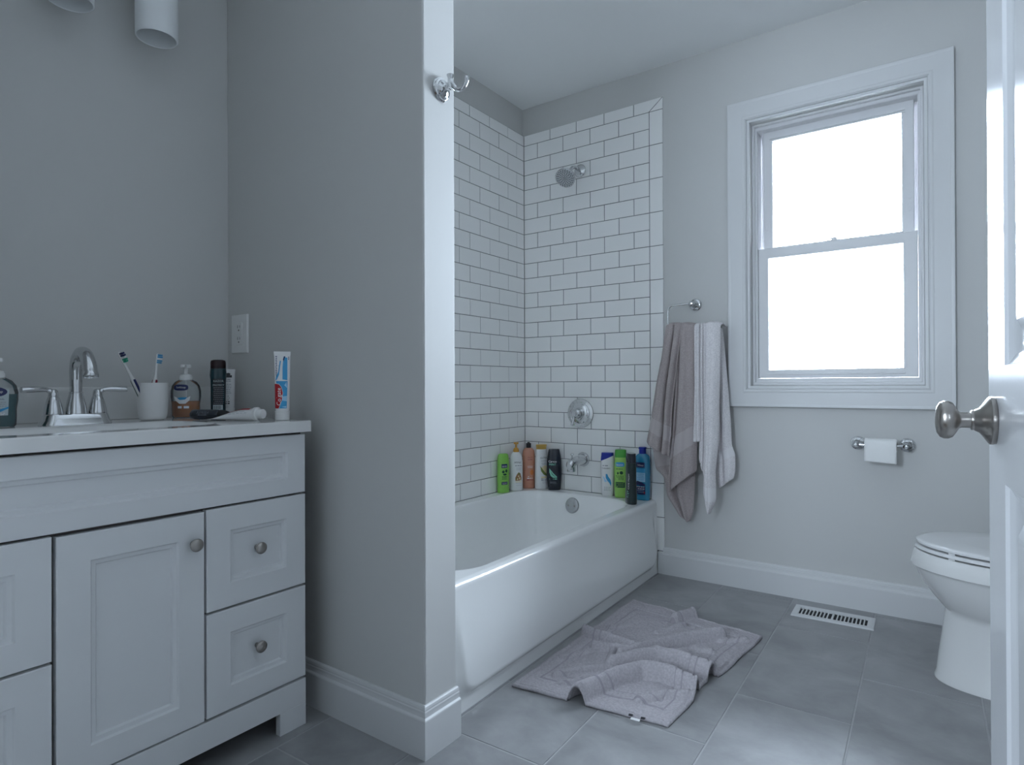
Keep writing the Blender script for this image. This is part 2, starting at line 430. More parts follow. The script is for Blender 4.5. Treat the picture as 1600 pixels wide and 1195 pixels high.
# ------------------------------------------------------------------ bathtub
tub = tag(empty('bathtub', (0.36, -0.76, 0)), 'white alcove bathtub below the subway tile, bottles along its rim', 'bathtub')
def loc_of(par): return tuple(-c for c in par.location)
tl = loc_of(tub)
AY0, AY1 = PB + 0.0015, -0.0015
nn = 14
def X_top(y): return 0.7278 + 0.012 * (-y)
def X_bot(y): return 0.7345 + 0.026 * (-y)
rim_r = 0.020
def deck_out(z):
    L = rrect(0.001, 0.7278 - rim_r, AY0, AY1, 0.002, z, nn)
    return [(x + (0.012 * (-y) if x > 0.4 else 0), y, zz) for x, y, zz in L]
BX0, BX1, BY0, BY1 = 0.060, 0.672, -1.392, -0.082
loops = [deck_out(ZT - 0.03), deck_out(ZT), rrect(BX0, BX1, BY0, BY1, 0.15, ZT, nn),
         rrect(BX0 + 0.004, BX1 - 0.004, BY0 + 0.005, BY1 - 0.004, 0.147, ZT - 0.002, nn), rrect(BX0 + 0.010, BX1 - 0.010, BY0 + 0.014, BY1 - 0.010, 0.14, ZT - 0.010, nn),
         rrect(BX0 + 0.028, BX1 - 0.026, BY0 + 0.07, BY1 - 0.024, 0.125, ZT - 0.09, nn), rrect(BX0 + 0.045, BX1 - 0.045, BY0 + 0.14, BY1 - 0.040, 0.12, ZT - 0.19, nn),
         rrect(BX0 + 0.06, BX1 - 0.06, BY0 + 0.2, BY1 - 0.06, 0.11, ZT - 0.25, nn), rrect(BX0 + 0.10, BX1 - 0.10, BY0 + 0.26, BY1 - 0.10, 0.08, ZT - 0.27, nn)]
loops = loops[:2] + [[(x + 0.024 * (-y) * max(0, x - 0.3) / 0.372, y, z) for x, y, z in L] for L in loops[2:]]
mk('basin', loft(loops, cap0=False), enamel, tub, loc=tl, ang=60)
def sstep(a, b, x):
    t = max(0, min(1, (x - a) / (b - a))); return t * t * (3 - 2 * t)
def apron():
    NY, V, F = 170, [], []
    zs = []
    for i in range(9):
        t = i / 8 * PI / 2; zs.append(('r', t))
    for i in range(1, 61): zs.append(('z', (ZT - rim_r) * (1 - i / 60)))
    for iy in range(NY + 1):
        y = AY0 + (AY1 - AY0) * iy / NY
        for kind, q in zs:
            if kind == 'r':
                x = X_top(y) - rim_r + rim_r * math.sin(q); z = ZT - rim_r + rim_r * math.cos(q)
            else:
                z = q; k = 1 - z / (ZT - rim_r)
                x = X_top(y) + (X_bot(y) - X_top(y)) * k
                # raised field bounded by a rounded outline, open towards the rim
                dy = min(y - (AY0 + 0.055 + 0.025 * z / 0.3), (AY1 - 0.05) - y); dz = z - 0.050
                rad = 0.06
                if dy < rad and dz < rad: d = rad - math.hypot(rad - dy, rad - dz)
                else: d = min(dy, dz)
                dep = 0.022 * sstep(0.31, 0.10, z)
                x += dep * sstep(-0.018, 0.014, d)
            V.append((x, y, z))
    m = len(zs)
    for iy in range(NY):
        for k in range(m - 1): F.append((iy * m + k, iy * m + k + 1, (iy + 1) * m + k + 1, (iy + 1) * m + k))
    return V, F
mk('apron', apron(), enamel, tub, loc=tl, ang=60)
mk('caulk', tube([(X_bot(AY0) - 0.001, AY0, 0.001), (X_bot(AY1) - 0.001, AY1, 0.001)], 0.0018, 6), trim_paint, tub, loc=tl)
# overflow plate on the end wall of the basin
Mo = Matrix.Translation((0.3416, BY1 - 0.0175, 0.279)) @ Matrix.Rotation(PI / 2 - 0.2, 4, 'X')
ov = mk('overflow_plate', lathe([(0.001, 0.010), (0.025, 0.0095), (0.034, 0.007), (0.0375, 0.002), (0.0375, -0.006)], 40, Mo), satin, tub, loc=tl)
for sx in (-0.017, 0.017):
    mk('screw', lathe([(0.001, 0.0115), (0.004, 0.011), (0.0045, 0.009)], 12, Mo @ Matrix.Translation((sx, -0.002, 0))), nickel, ov)

# ------------------------------------------------------------------ vanity
VX = 0.475; VT = 0.018
VY0, VY1 = -2.5035, -1.7030
van = tag(empty('vanity_cabinet', (0.23, -2.10, 0)), 'white vanity cabinet with panelled door and drawers against the left wall', 'cabinet')
tv = loc_of(van)
def fr(y0, y1, z0, z1): return y1 - y0, z1 - z0
def hollow(x0, x1, y0, y1, z0, z1, t):
    return loft([[(x0, y0, z0), (x1, y0, z0), (x1, y1, z0), (x0, y1, z0)], [(x0, y0, z1), (x1, y0, z1), (x1, y1, z1), (x0, y1, z1)],
                 [(x0 + t, y0 + t, z1), (x1 - t, y0 + t, z1), (x1 - t, y1 - t, z1), (x0 + t, y1 - t, z1)], [(x0 + t, y0 + t, z0 + t), (x1 - t, y0 + t, z0 + t), (x1 - t, y1 - t, z0 + t), (x0 + t, y1 - t, z0 + t)]])
mk('carcass', join(hollow(LX + 0.002, VX - VT - 0.001, VY0 + 0.001, VY1 - 0.001, 0.10, 0.7445, 0.015),
                   box(LX + 0.002, 0.05, VY1 - 0.017, VY1 - 0.001, 0.0, 0.0995), box(LX + 0.002, 0.05, VY0 + 0.001, VY0 + 0.017, 0.0, 0.0995)), gap_shade, van, loc=tv)
def front(name, y0, y1, z0, z1, fy, fz, pz=None):
    """framed front: local x = world y, faces +x"""
    w, h = y1 - y0, z1 - z0; b = 0.0015
    g = panel((0, w, 0, h, 0), (0, w, 0, h, VT - b), (b, w - b, b, h - b, VT), (fy, w - fy, fz, h - fz, VT),
              (fy + 0.0035, w - fy - 0.0035, fz + 0.0035, h - fz - 0.0035, VT - 0.0050), (fy + 0.0105, w - fy - 0.0105, fz + 0.0105, h - fz - 0.0105, VT - 0.0062),
              (fy + 0.0135, w - fy - 0.0135, fz + 0.0135, h - fz - 0.0135, VT - 0.0115))
    o = mk(name, g, cab_paint, van, loc=(VX - VT + tv[0], y0 + tv[1], z0), rot=(0, 0, PI / 2), ang=25)
    return o
kprof = [(0.0055, 0), (0.0050, 0.003), (0.0045, 0.010), (0.0060, 0.013), (0.0125, 0.0165), (0.0140, 0.0195), (0.0140, 0.0215), (0.0125, 0.0235), (0.0080, 0.0250), (0.001, 0.0257)]
def cab_knob(par, lx, lz, d):
    M = Matrix.Translation((lx, -d, lz)) @ Matrix.Rotation(PI / 2, 4, 'X')
    return mk('knob', lathe(kprof, 28, M), nickel, par, ang=40)
ff = front('false_front', VY0 + 0.001, -1.7034, 0.5915, 0.7385, 0.0505, 0.0405)
dr = front('door', -2.2396, -1.9640, 0.1215, 0.5835, 0.0550, 0.0535)
cab_knob(dr, 2.2396 - 1.9907, 0.5190 - 0.1215, VT)
for (y0, y1, ky) in ((-1.9588, -1.7032, -1.8305), (-2.5020, -2.2464, -2.3742)):
    for (z0, z1) in ((0.3585, 0.5860), (0.1235, 0.3530)):
        d = front('drawer', y0, y1, z0, z1, 0.0545, 0.0535)
        cab_knob(d, ky - y0 - 0.0015, (z1 - z0) / 2 + 0.0045, VT - 0.0115)
# arched base board with two feet
fz = 0.0555
bs = [(VY0, 0), (VY0 + 0.074, 0), (VY0 + 0.074, fz), (VY1 - 0.074, fz), (VY1 - 0.074, 0), (VY1, 0), (VY1, 0.1175), (VY0, 0.1175)]
g = join(box(VX - VT, VX, VY0, VY1, fz, 0.1175, 0.001), )
mk('base_board', g, cab_paint, van, loc=tv)
for y0, y1 in ((VY0, VY0 + 0.074), (VY1 - 0.074, VY1)):
    mk('foot', box(VX - VT, VX, y0, y1, 0, fz, 0.001), cab_paint, van, loc=tv)

top = tag(empty('countertop', (0.23, -2.10, 0.745)), 'white moulded counter with built in sink on the vanity cabinet', 'countertop')
tt = loc_of(top)
CX0, CX1, CY0, CY1, CZ0, CZ1 = LX + 0.001, 0.490, -2.512, -1.6946, 0.7452, 0.7733
n_ = 10
bz = [rrect(CX0, CX1, CY0, CY1, 0.003, CZ0, n_), rrect(CX0, CX1, CY0, CY1, 0.003, CZ1 - 0.003, n_), rrect(CX0 + 0.0009, CX1 - 0.0009, CY0 + 0.0009, CY1 - 0.0009, 0.003, CZ1 - 0.0009, n_), rrect(CX0 + 0.003, CX1 - 0.003, CY0 + 0.003, CY1 - 0.003, 0.003, CZ1, n_),
      rrect(0.188, 0.428, -2.325, -1.885, 0.06, CZ1, n_), rrect(0.191, 0.425, -2.322, -1.888, 0.058, CZ1 - 0.001, n_), rrect(0.197, 0.419, -2.314, -1.896, 0.055, CZ1 - 0.006, n_), rrect(0.205, 0.41, -2.295, -1.915, 0.05, CZ1 - 0.05, n_), rrect(0.225, 0.39, -2.26, -1.95, 0.045, CZ1 - 0.095, n_), rrect(0.26, 0.35, -2.18, -2.03, 0.03, CZ1 - 0.108, n_)]
mk('counter', loft(bz), marble, top, loc=tt, ang=50)
mk('backsplash', box(CX0, 0.006, CY0, CY1, CZ1, 0.8600, 0.002), marble, top, loc=tt)
mk('drain', lathe([(0.001, 0.0035), (0.014, 0.003), (0.020, 0.0015), (0.021, 0)], 24, Matrix.Translation((0.305, -2.105, CZ1 - 0.108))), chrome, top, loc=tt)

# faucet
fx, fy = 0.115, -2.0830
fa = tag(empty('faucet', (fx, fy, CZ1)), 'chrome two handle gooseneck faucet at the sink', 'faucet')
def rr2(hx, hy, r, z): return rrect(-hx, hx, -hy, hy, r, z, 10)
mk('base_plate', loft([rr2(0.031, 0.0750, 0.029, 0), rr2(0.0305, 0.0745, 0.029, 0.003), rr2(0.0275, 0.070, 0.0262, 0.010), rr2(0.0255, 0.067, 0.0245, 0.021), rr2(0.0235, 0.065, 0.0225, 0.024)]), chrome, fa, ang=40)
sp = [(0.0225, 0.024), (0.0225, 0.027), (0.0218, 0.031), (0.0215, 0.037), (0.0195, 0.048), (0.0165, 0.060), (0.0145, 0.068), (0.0138, 0.072), (0.0144, 0.0725), (0.0144, 0.0745), (0.0130, 0.0755)]
path = smooth_path([(0, 0, 0.070), (0, 0, 0.100), (0, 0, 0.128), (0.008, 0, 0.152), (0.030, 0, 0.168), (0.056, 0, 0.163), (0.075, 0, 0.140), (0.082, 0, 0.118)], 6)
nrad = len(path)
rads = [0.0124 + 0.0030 * (i / (nrad - 1)) for i in range(nrad)]
spout = mk('spout', join(lathe(sp, 32), tube(path, rads, 20)), chrome, fa, ang=40)
dirv = (Vector(path[-1]) - Vector(path[-3])).normalized()
q = dirv.to_track_quat('Z', 'Y').to_matrix().to_4x4()
mk('aerator', lathe([(0.0150, -0.004), (0.0165, 0.0), (0.0172, 0.006), (0.0162, 0.008), (0.0135, 0.008), (0.0130, 0.005), (0.001, 0.005)], 28, Matrix.Translation(path[-1]) @ q), chrome, spout, ang=35)
for s in (-1, 1):
    bp = [(0.0198, 0.024), (0.0200, 0.027), (0.0192, 0.031), (0.0182, 0.037), (0.0160, 0.048), (0.0132, 0.058), (0.0112, 0.0635), (0.0104, 0.0650), (0.0110, 0.0660), (0.0104, 0.0675), (0.0098, 0.073), (0.0085, 0.0790), (0.0050, 0.0825), (0.001, 0.083)]
    h = mk('handle', lathe(bp, 28, Matrix.Translation((0, s * 0.0455, 0))), chrome, fa, ang=40)
    lp = smooth_path([(0, s * 0.0455, 0.070), (0.002, s * 0.0510, 0.077), (0.003, s * 0.0610, 0.0815), (0.004, s * 0.0740, 0.0825), (0.006, s * 0.0900, 0.0820), (0.007, s * 0.1050, 0.0815), (0.0075, s * 0.1090, 0.0815)], 5)
    m_ = len(lp)
    rd = []
    for i in range(m_):
        t = i / (m_ - 1)
        rd.append(0.0066 if t < 0.25 else (0.0050 + 0.0024 * math.sin(min(1, (t - 0.25) / 0.68) * PI * 0.75) if t < 0.97 else 0.002))
    mk('lever', tube(lp, rd, 16), chrome, h, ang=50)

# ------------------------------------------------------------------ bottles: bodies are lofted sections (height, half width, half depth, squareness)
def sec_at(S_, z):
    if z <= S_[0][0]: return S_[0][1:]
    for p, q in zip(S_[:-1], S_[1:]):
        if z <= q[0]:
            t = (z - p[0]) / max(1e-9, q[0] - p[0])
            return tuple(p[i] + (q[i] - p[i]) * t for i in (1, 2, 3))
    return S_[-1][1:]
def se_loop(a, b, n, z, K=40):
    out = []
    for j in range(K):
        t = 2 * PI * j / K; c, s = math.cos(t), math.sin(t)
        out.append((a * math.copysign(abs(c) ** (2 / n), c), b * math.copysign(abs(s) ** (2 / n), s), z))
    return out
def body(S_, K=40): return loft([se_loop(a, b, n, z, K) for z, a, b, n in S_])
def on_front(S_, u, v, off=0.0004):
    a, b, n = sec_at(S_, v); k = min(0.999, abs(u) / a)
    return (u, -b * (1 - k ** n) ** (1 / n) - off, v)
_font_cache = {}
def text_flat(s):
    if s not in _font_cache:
        c = bpy.data.curves.new('print', 'FONT'); c.body = s; c.align_x = 'CENTER'; c.align_y = 'CENTER'; c.size = 1.0; c.resolution_u = 2
        o = bpy.data.objects.new('print', c); COL.objects.link(o)
        dg = bpy.context.evaluated_depsgraph_get(); ev = o.evaluated_get(dg); me = ev.to_mesh()
        _font_cache[s] = ([tuple(v.co) for v in me.vertices], [tuple(p.vertices) for p in me.polygons])
        ev.to_mesh_clear(); bpy.data.objects.remove(o); bpy.data.curves.remove(c)
    return _font_cache[s]
def flat_text(s, u, v, size, wide=1.0, rot=0.0):
    V, F = text_flat(s); c, r = math.cos(rot), math.sin(rot)
    return [(u + (x * wide * c - y * r) * size, v + (x * wide * r + y * c) * size) for x, y, _ in V], F
def flat_poly(pts, sub=3):
    n = len(pts); cx = sum(p[0] for p in pts) / n; cy = sum(p[1] for p in pts) / n
    fine = []
    for i in range(n):
        p, q = pts[i], pts[(i + 1) % n]
        for k in range(sub): fine.append((p[0] + (q[0] - p[0]) * k / sub, p[1] + (q[1] - p[1]) * k / sub))
    m = len(fine); V = []; F = []
    for t in (1.0, 0.66, 0.33): V += [(cx + (x - cx) * t, cy + (y - cy) * t) for x, y in fine]
    V.append((cx, cy))
    for k in range(2):
        for i in range(m):
            j = (i + 1) % m; F.append((k * m + i, k * m + j, (k + 1) * m + j, (k + 1) * m + i))
    for i in range(m): F.append((2 * m + i, 2 * m + (i + 1) % m, 3 * m))
    return V, F
def rect(u0, u1, v0, v1): return flat_poly([(u0, v0), (u1, v0), (u1, v1), (u0, v1)], 6)
def oval(u, v, a, b, n=2.0): return flat_poly([(u + a * math.copysign(abs(math.cos(t)) ** (2 / n), math.cos(t)), v + b * math.copysign(abs(math.sin(t)) ** (2 / n), math.sin(t))) for t in [2 * PI * i / 24 for i in range(24)]], 1)
def lines(u0, u1, v, n, dv, h):
    """rows of print too small to read: dashes of word length"""
    gs = []
    rnd = random.Random(int(abs(v) * 1e5) + n)
    for i in range(n):
        x = u0 + rnd.uniform(0, 0.2) * (u1 - u0) * (i % 2)
        while x < u1 - h:
            w = min(rnd.uniform(1.5, 4.5) * h, u1 - x); gs.append(rect2(x, x + w, v - i * dv, v - i * dv + h)); x += w + h * 0.8
    return gs
def rect2(u0, u1, v0, v1): return [(u0, v0), (u1, v0), (u1, v1), (u0, v1)], [(0, 1, 2, 3)]
def labels(par, S_, items, front_fn=None):
    """items: (material, depth order, flat geometry or list of them) -> one printed label part"""
    V, F, mi, ms = [], [], [], []
    fn = front_fn or (lambda u, v, o: on_front(S_, u, v, o))
    for m, order, gs in items:
        if m not in ms: ms.append(m)
        for fv, ff_ in (gs if isinstance(gs, list) else [gs]):
            o = len(V); V += [fn(u, v, 0.0003 + 0.00025 * order) for u, v in fv]
            F += [tuple(i + o for i in f) for f in ff_]; mi += [ms.index(m)] * len(ff_)
    ob = mk('label', (V, F), ms, par, fmat=mi, smooth=False)
    return ob
navy = plain('print_navy', (0.015, 0.022, 0.10)); white_p = plain('print_white', (0.80, 0.80, 0.80)); dgreen = plain('print_dark_green', (0.01, 0.06, 0.035))
lgreen = plain('print_mint', (0.25, 0.62, 0.47)); black_p = plain('print_black', (0.02, 0.02, 0.025)); brown = plain('print_nut_brown', (0.33, 0.17, 0.07)); olive = plain('print_olive', (0.16, 0.20, 0.05))
cream = plain('print_cream', (0.75, 0.66, 0.42)); cyan = plain('print_cyan', (0.05, 0.33, 0.62)); sky = plain('print_sky', (0.35, 0.62, 0.82)); red_p = plain('print_red', (0.42, 0.012, 0.02)); grey_p = plain('print_grey', (0.30, 0.31, 0.34)); maroon = plain('print_maroon', (0.25, 0.03, 0.05)); orange_p = plain('print_orange', (0.65, 0.20, 0.05))
lime = plain('lime_bottle', (0.24, 0.55, 0.09), 0.3, coat=0.3); lime2 = plain('leaf_green_bottle', (0.30, 0.58, 0.12), 0.3, coat=0.3); cap_green = plain('green_cap', (0.07, 0.36, 0.05), 0.3)
white_b = plain('white_bottle', (0.78, 0.78, 0.78), 0.25, coat=0.3); peach = plain('peach_bottle', (0.58, 0.27, 0.18), 0.22, coat=0.5); amber = plain('amber_pump', (0.60, 0.30, 0.05), 0.3); gold = plain('gold_cap', (0.55, 0.34, 0.08), 0.3)
ink = plain('ink_bottle', (0.008, 0.013, 0.025), 0.22, coat=0.5); inkgreen = plain('ink_green_bottle', (0.008, 0.022, 0.024), 0.28, coat=0.4); blue_b = plain('blue_bottle', (0.02, 0.23, 0.40), 0.22, coat=0.5); blue_cap = plain('royal_blue_cap', (0.012, 0.03, 0.30), 0.3)
def R3(a): return math.radians(a)
DK = ZT + 0.0008
GB = 'toiletry bottles on the tub rim'
# 1 lime bottle
b = tag(empty('shampoo_bottle', (0.032, -0.240, DK), R3(62)), 'plain lime green bottle with small dark label, first in the left bathtub row', 'bottle', GB)
S1 = [(0, 0.026, 0.015, 2.4), (0.003, 0.029, 0.018, 2.4), (0.06, 0.0305, 0.019, 2.4), (0.12, 0.0305, 0.019, 2.4), (0.165, 0.029, 0.018, 2.4), (0.182, 0.0265, 0.0165, 2.4), (0.189, 0.023, 0.013, 2.4), (0.191, 0.018, 0.009, 2.4)]
mk('body', body(S1), lime, b)
mk('lid', loft([se_loop(0.0307, 0.0192, 2.4, 0.0005), se_loop(0.0307, 0.0192, 2.4, 0.024), se_loop(0.0300, 0.0185, 2.4, 0.0245)]), lime, b)
labels(b, S1, [(navy, 0, rect(-0.017, 0.014, 0.122, 0.141)), (white_p, 1, lines(-0.014, 0.010, 0.131, 2, 0.005, 0.0018)), (dgreen, 0, [oval(-0.008, 0.103, 0.007, 0.007), oval(0.008, 0.107, 0.006, 0.008), oval(0.0, 0.090, 0.010, 0.005)]), (dgreen, 0, lines(-0.015, 0.013, 0.078, 3, 0.006, 0.0028)), (navy, 0, rect(-0.017, 0.014, 0.040, 0.054)), (white_p, 1, lines(-0.014, 0.010, 0.048, 2, 0.005, 0.0014))])
# 2 white pump bottle
b = tag(empty('lotion_bottle', (0.047, -0.150, DK), R3(52)), 'white pump bottle with amber pump and a brown nut picture on its label', 'bottle', GB)
S2 = [(0, 0.030, 0.019, 2.3), (0.004, 0.033, 0.022, 2.3), (0.09, 0.0335, 0.0225, 2.3), (0.145, 0.0335, 0.0225, 2.3), (0.165, 0.0315, 0.021, 2.2), (0.180, 0.026, 0.018, 2.1), (0.190, 0.018, 0.0145, 2), (0.193, 0.013, 0.012, 2)]
mk('body', body(S2), white_b, b)
p = mk('pump', join(lathe([(0.0145, 0.192), (0.0145, 0.200), (0.0125, 0.208), (0.008, 0.213), (0.0045, 0.215), (0.0045, 0.232)], 24), box(-0.012, 0.012, -0.007, 0.007, 0.231, 0.241, 0.003), box(-0.004, 0.004, -0.030, -0.005, 0.233, 0.240, 0.002)), amber, b, ang=40)
labels(b, S2, [(black_p, 0, flat_text('MYNC', 0.004, 0.140, 0.0135)), (grey_p, 0, lines(-0.012, 0.022, 0.123, 1, 0.004, 0.004)), (grey_p, 0, lines(-0.006, 0.020, 0.114, 3, 0.0055, 0.0012)),
               (brown, 0, [flat_poly([(-0.011, 0.050), (0.021, 0.050), (0.022, 0.064), (0.016, 0.086), (0.006, 0.092), (-0.004, 0.080), (-0.011, 0.066)])]), (cream, 1, [oval(0.0, 0.058, 0.003, 0.004), oval(0.012, 0.062, 0.004, 0.005), oval(0.006, 0.072, 0.003, 0.004), oval(0.015, 0.053, 0.003, 0.002)]), (olive, 1, [oval(0.008, 0.084, 0.005, 0.005), oval(-0.006, 0.060, 0.003, 0.004)]),
               (cream, 0, rect(-0.010, 0.021, 0.042, 0.047)), (grey_p, 0, lines(-0.008, 0.022, 0.036, 2, 0.010, 0.0014))])
# 3 peach bottle
b = tag(empty('wash_bottle', (0.0625, -0.060, DK), R3(40)), 'translucent peach bottle with short black cap in the tiled tub corner', 'bottle', GB)
S3 = [(0, 0.029, 0.017, 2.6), (0.003, 0.031, 0.019, 2.6), (0.10, 0.0318, 0.0195, 2.6), (0.170, 0.0318, 0.0195, 2.5), (0.192, 0.0290, 0.018, 2.3), (0.203, 0.0200, 0.0155, 2.1), (0.207, 0.012, 0.012, 2)]
mk('body', body(S3), peach, b)
mk('cap', join(lathe([(0.0132, 0.206), (0.0132, 0.228), (0.012, 0.2295)], 24), box(-0.006, 0.006, -0.008, 0.008, 0.2285, 0.235, 0.002)), black_rubber, b)
labels(b, S3, [(maroon, 0, flat_text('MULTI', 0.006, 0.158, 0.0085)), (maroon, 0, flat_text('SLEEK', 0.006, 0.147, 0.0095)), (white_p, 0, lines(-0.008, 0.020, 0.112, 2, 0.007, 0.002)), (orange_p, 0, oval(0.014, 0.082, 0.009, 0.014)), (white_p, 0, lines(-0.006, 0.004, 0.059, 1, 0.005, 0.003)), (white_p, 0, lines(-0.010, 0.022, 0.050, 1, 0.005, 0.0035)), (maroon, 0, lines(-0.012, 0.022, 0.041, 1, 0.004, 0.004))])
# 4 white bottle with gold cap
b = tag(empty('shampoo_bottle', (0.128, -0.041, DK), R3(58)), 'white bottle with gold cap and an avocado slice on its label', 'bottle', GB)
S4 = [(0, 0.031, 0.019, 2.4), (0.004, 0.0345, 0.022, 2.4), (0.06, 0.0352, 0.0225, 2.4), (0.14, 0.0335, 0.0215, 2.4), (0.180, 0.0300, 0.0200, 2.3), (0.198, 0.0275, 0.0190, 2.2), (0.202, 0.0265, 0.0185, 2.2)]
mk('body', body(S4), white_b, b)
mk('cap', loft([se_loop(0.0268, 0.0188, 2.2, 0.2015), se_loop(0.0270, 0.0190, 2.2, 0.214), se_loop(0.0285, 0.0200, 2.2, 0.2145), se_loop(0.0285, 0.0200, 2.2, 0.2235), se_loop(0.0265, 0.018, 2.2, 0.2250)]), gold, b)
labels(b, S4, [(black_p, 0, flat_text('ULTRA', 0.004, 0.158, 0.0125)), (grey_p, 0, flat_text('avoca', 0.004, 0.144, 0.0125)), (grey_p, 0, lines(-0.010, 0.020, 0.130, 2, 0.006, 0.002)), (cream, 0, [oval(0.010, 0.098, 0.020, 0.022)]), (olive, 1, [flat_poly([(-0.016, 0.118), (-0.012, 0.092), (0.002, 0.074), (0.022, 0.064), (0.024, 0.072), (0.008, 0.086), (-0.004, 0.102)])]), (cream, 0, rect(-0.012, 0.022, 0.056, 0.064)), (grey_p, 0, lines(-0.012, 0.022, 0.050, 2, 0.007, 0.0045)), (grey_p, 0, lines(-0.006, 0.020, 0.036, 2, 0.006, 0.0016))])
# 5 dark bottle with mint leaf
b = tag(empty('body_wash_bottle', (0.2005, -0.0345, DK), R3(37)), 'near black navy bottle with mint leaf print, beside the tub spout', 'bottle', GB)
S5 = [(0, 0.030, 0.016, 2.6), (0.004, 0.0325, 0.0185, 2.6), (0.05, 0.0370, 0.0205, 2.6), (0.10, 0.0385, 0.0215, 2.6), (0.145, 0.0370, 0.0205, 2.6), (0.165, 0.0345, 0.0195, 2.6), (0.172, 0.0335, 0.0190, 2.6)]
mk('body', body(S5), ink, b)
mk('cap', loft([se_loop(0.0332, 0.0187, 2.6, 0.1722), se_loop(0.0325, 0.0183, 2.6, 0.176), se_loop(0.0280, 0.0165, 2.6, 0.199), se_loop(0.0260, 0.0150, 2.6, 0.205), se_loop(0.022, 0.012, 2.6, 0.206)]), ink, b)
labels(b, S5, [(white_p, 0, flat_text('Caress', -0.010, 0.1440, 0.0150)), (lgreen, 0, flat_text('MINT', -0.010, 0.1290, 0.0150)), (lgreen, 0, [flat_poly([(-0.026, 0.110), (-0.018, 0.100), (-0.006, 0.085), (0.012, 0.068), (0.012, 0.063), (-0.008, 0.063), (-0.020, 0.072), (-0.026, 0.090)])]), (dgreen, 1, [flat_poly([(-0.023, 0.100), (-0.012, 0.078), (0.006, 0.066), (-0.010, 0.080)])]), (lgreen, 0, lines(-0.026, 0.012, 0.054, 1, 0.004, 0.0052)), (grey_p, 0, lines(-0.024, 0.008, 0.041, 2, 0.005, 0.0016))])
# 6 white bottle with slanted blue cap
b = tag(empty('shampoo_bottle', (0.497, -0.0335, DK), R3(24)), 'white bottle with slanted royal blue cap and blue swirl print', 'bottle', GB)
S6 = [(0, 0.025, 0.015, 2.5), (0.004, 0.0275, 0.018, 2.5), (0.05, 0.0305, 0.0205, 2.5), (0.10, 0.0325, 0.0215, 2.5), (0.15, 0.0328, 0.0215, 2.5), (0.170, 0.0318, 0.0205, 2.5), (0.205, 0.0282, 0.0180, 2.5)]
def cut(S_, zf, top, K=40):
    zs = [s[0] for s in S_]
    L = []
    N = 14
    for i in range(N + 1):
        row_ = []
        for x, y, _ in se_loop(1, 1, 2.5, 0, K):
            z0, z1 = top
            lo_, hi_ = (z0(x), z1(x))
            z = lo_ + (hi_ - lo_) * i / N
            a, bb, n = sec_at(S_, z); row_.append((x * a, y * bb, z))
        L.append(row_)
    return loft(L)
slant = lambda x: 0.186 - 0.013 * 0 + 0.0135 * x - 0.006
mk('body', join(loft([se_loop(a, bb, n, z) for z, a, bb, n in S6[:4]], cap1=False), cut(S6, None, (lambda x: 0.10, slant))), white_b, b)
mk('cap', cut(S6, None, (slant, lambda x: 0.205)), blue_cap, b)
labels(b, S6, [(grey_p, 0, lines(-0.022, 0.010, 0.143, 1, 0.004, 0.0045)), (black_p, 0, flat_text('TARAIRO', -0.006, 0.132, 0.0095)), (cyan, 0, [flat_poly([(-0.008, 0.106), (0.000, 0.106), (0.004, 0.094), (0.014, 0.080), (0.018, 0.064), (0.016, 0.048), (0.010, 0.062), (0.000, 0.074), (-0.008, 0.088)])]), (sky, 0, [flat_poly([(-0.022, 0.096), (-0.016, 0.092), (-0.008, 0.078), (0.002, 0.070), (-0.010, 0.072), (-0.018, 0.082)]), flat_poly([(-0.018, 0.074), (-0.010, 0.068), (-0.004, 0.070), (-0.010, 0.076)])]), (grey_p, 0, lines(-0.016, 0.014, 0.042, 3, 0.007, 0.002))])
# 7 green bottle with dark green cap
b = tag(empty('conditioner_bottle', (0.5665, -0.0360, DK), R3(22)), 'light green bottle with darker green cap, half hidden by a dark tube', 'bottle', GB)
S7 = [(0, 0.026, 0.016, 2.6), (0.004, 0.0285, 0.019, 2.6), (0.06, 0.0305, 0.021, 2.6), (0.14, 0.0305, 0.021, 2.6), (0.178, 0.0285, 0.0195, 2.6), (0.188, 0.0265, 0.0185, 2.6)]
mk('body', body(S7), lime2, b)
mk('cap', loft([se_loop(0.0262, 0.0182, 2.6, 0.1882), se_loop(0.0270, 0.0190, 2.6, 0.189), se_loop(0.0262, 0.0182, 2.6, 0.219), se_loop(0.0240, 0.0165, 2.6, 0.2235), se_loop(0.018, 0.012, 2.6, 0.2245)]), cap_green, b)
labels(b, S7, [(cyan, 0, [oval(-0.003, 0.156, 0.021, 0.0105, 4)]), (white_p, 1, lines(-0.018, 0.012, 0.155, 2, 0.005, 0.002)), (dgreen, 0, lines(-0.020, 0.014, 0.133, 1, 0.005, 0.003)), (dgreen, 0, [oval(0.004, 0.117, 0.008, 0.008), oval(-0.012, 0.115, 0.004, 0.006)]), (dgreen, 0, lines(-0.022, 0.014, 0.101, 4, 0.0055, 0.0026)), (dgreen, 0, rect(-0.023, 0.020, 0.048, 0.074)), (lime2, 1, lines(-0.018, 0.016, 0.067, 3, 0.0065, 0.0018))])
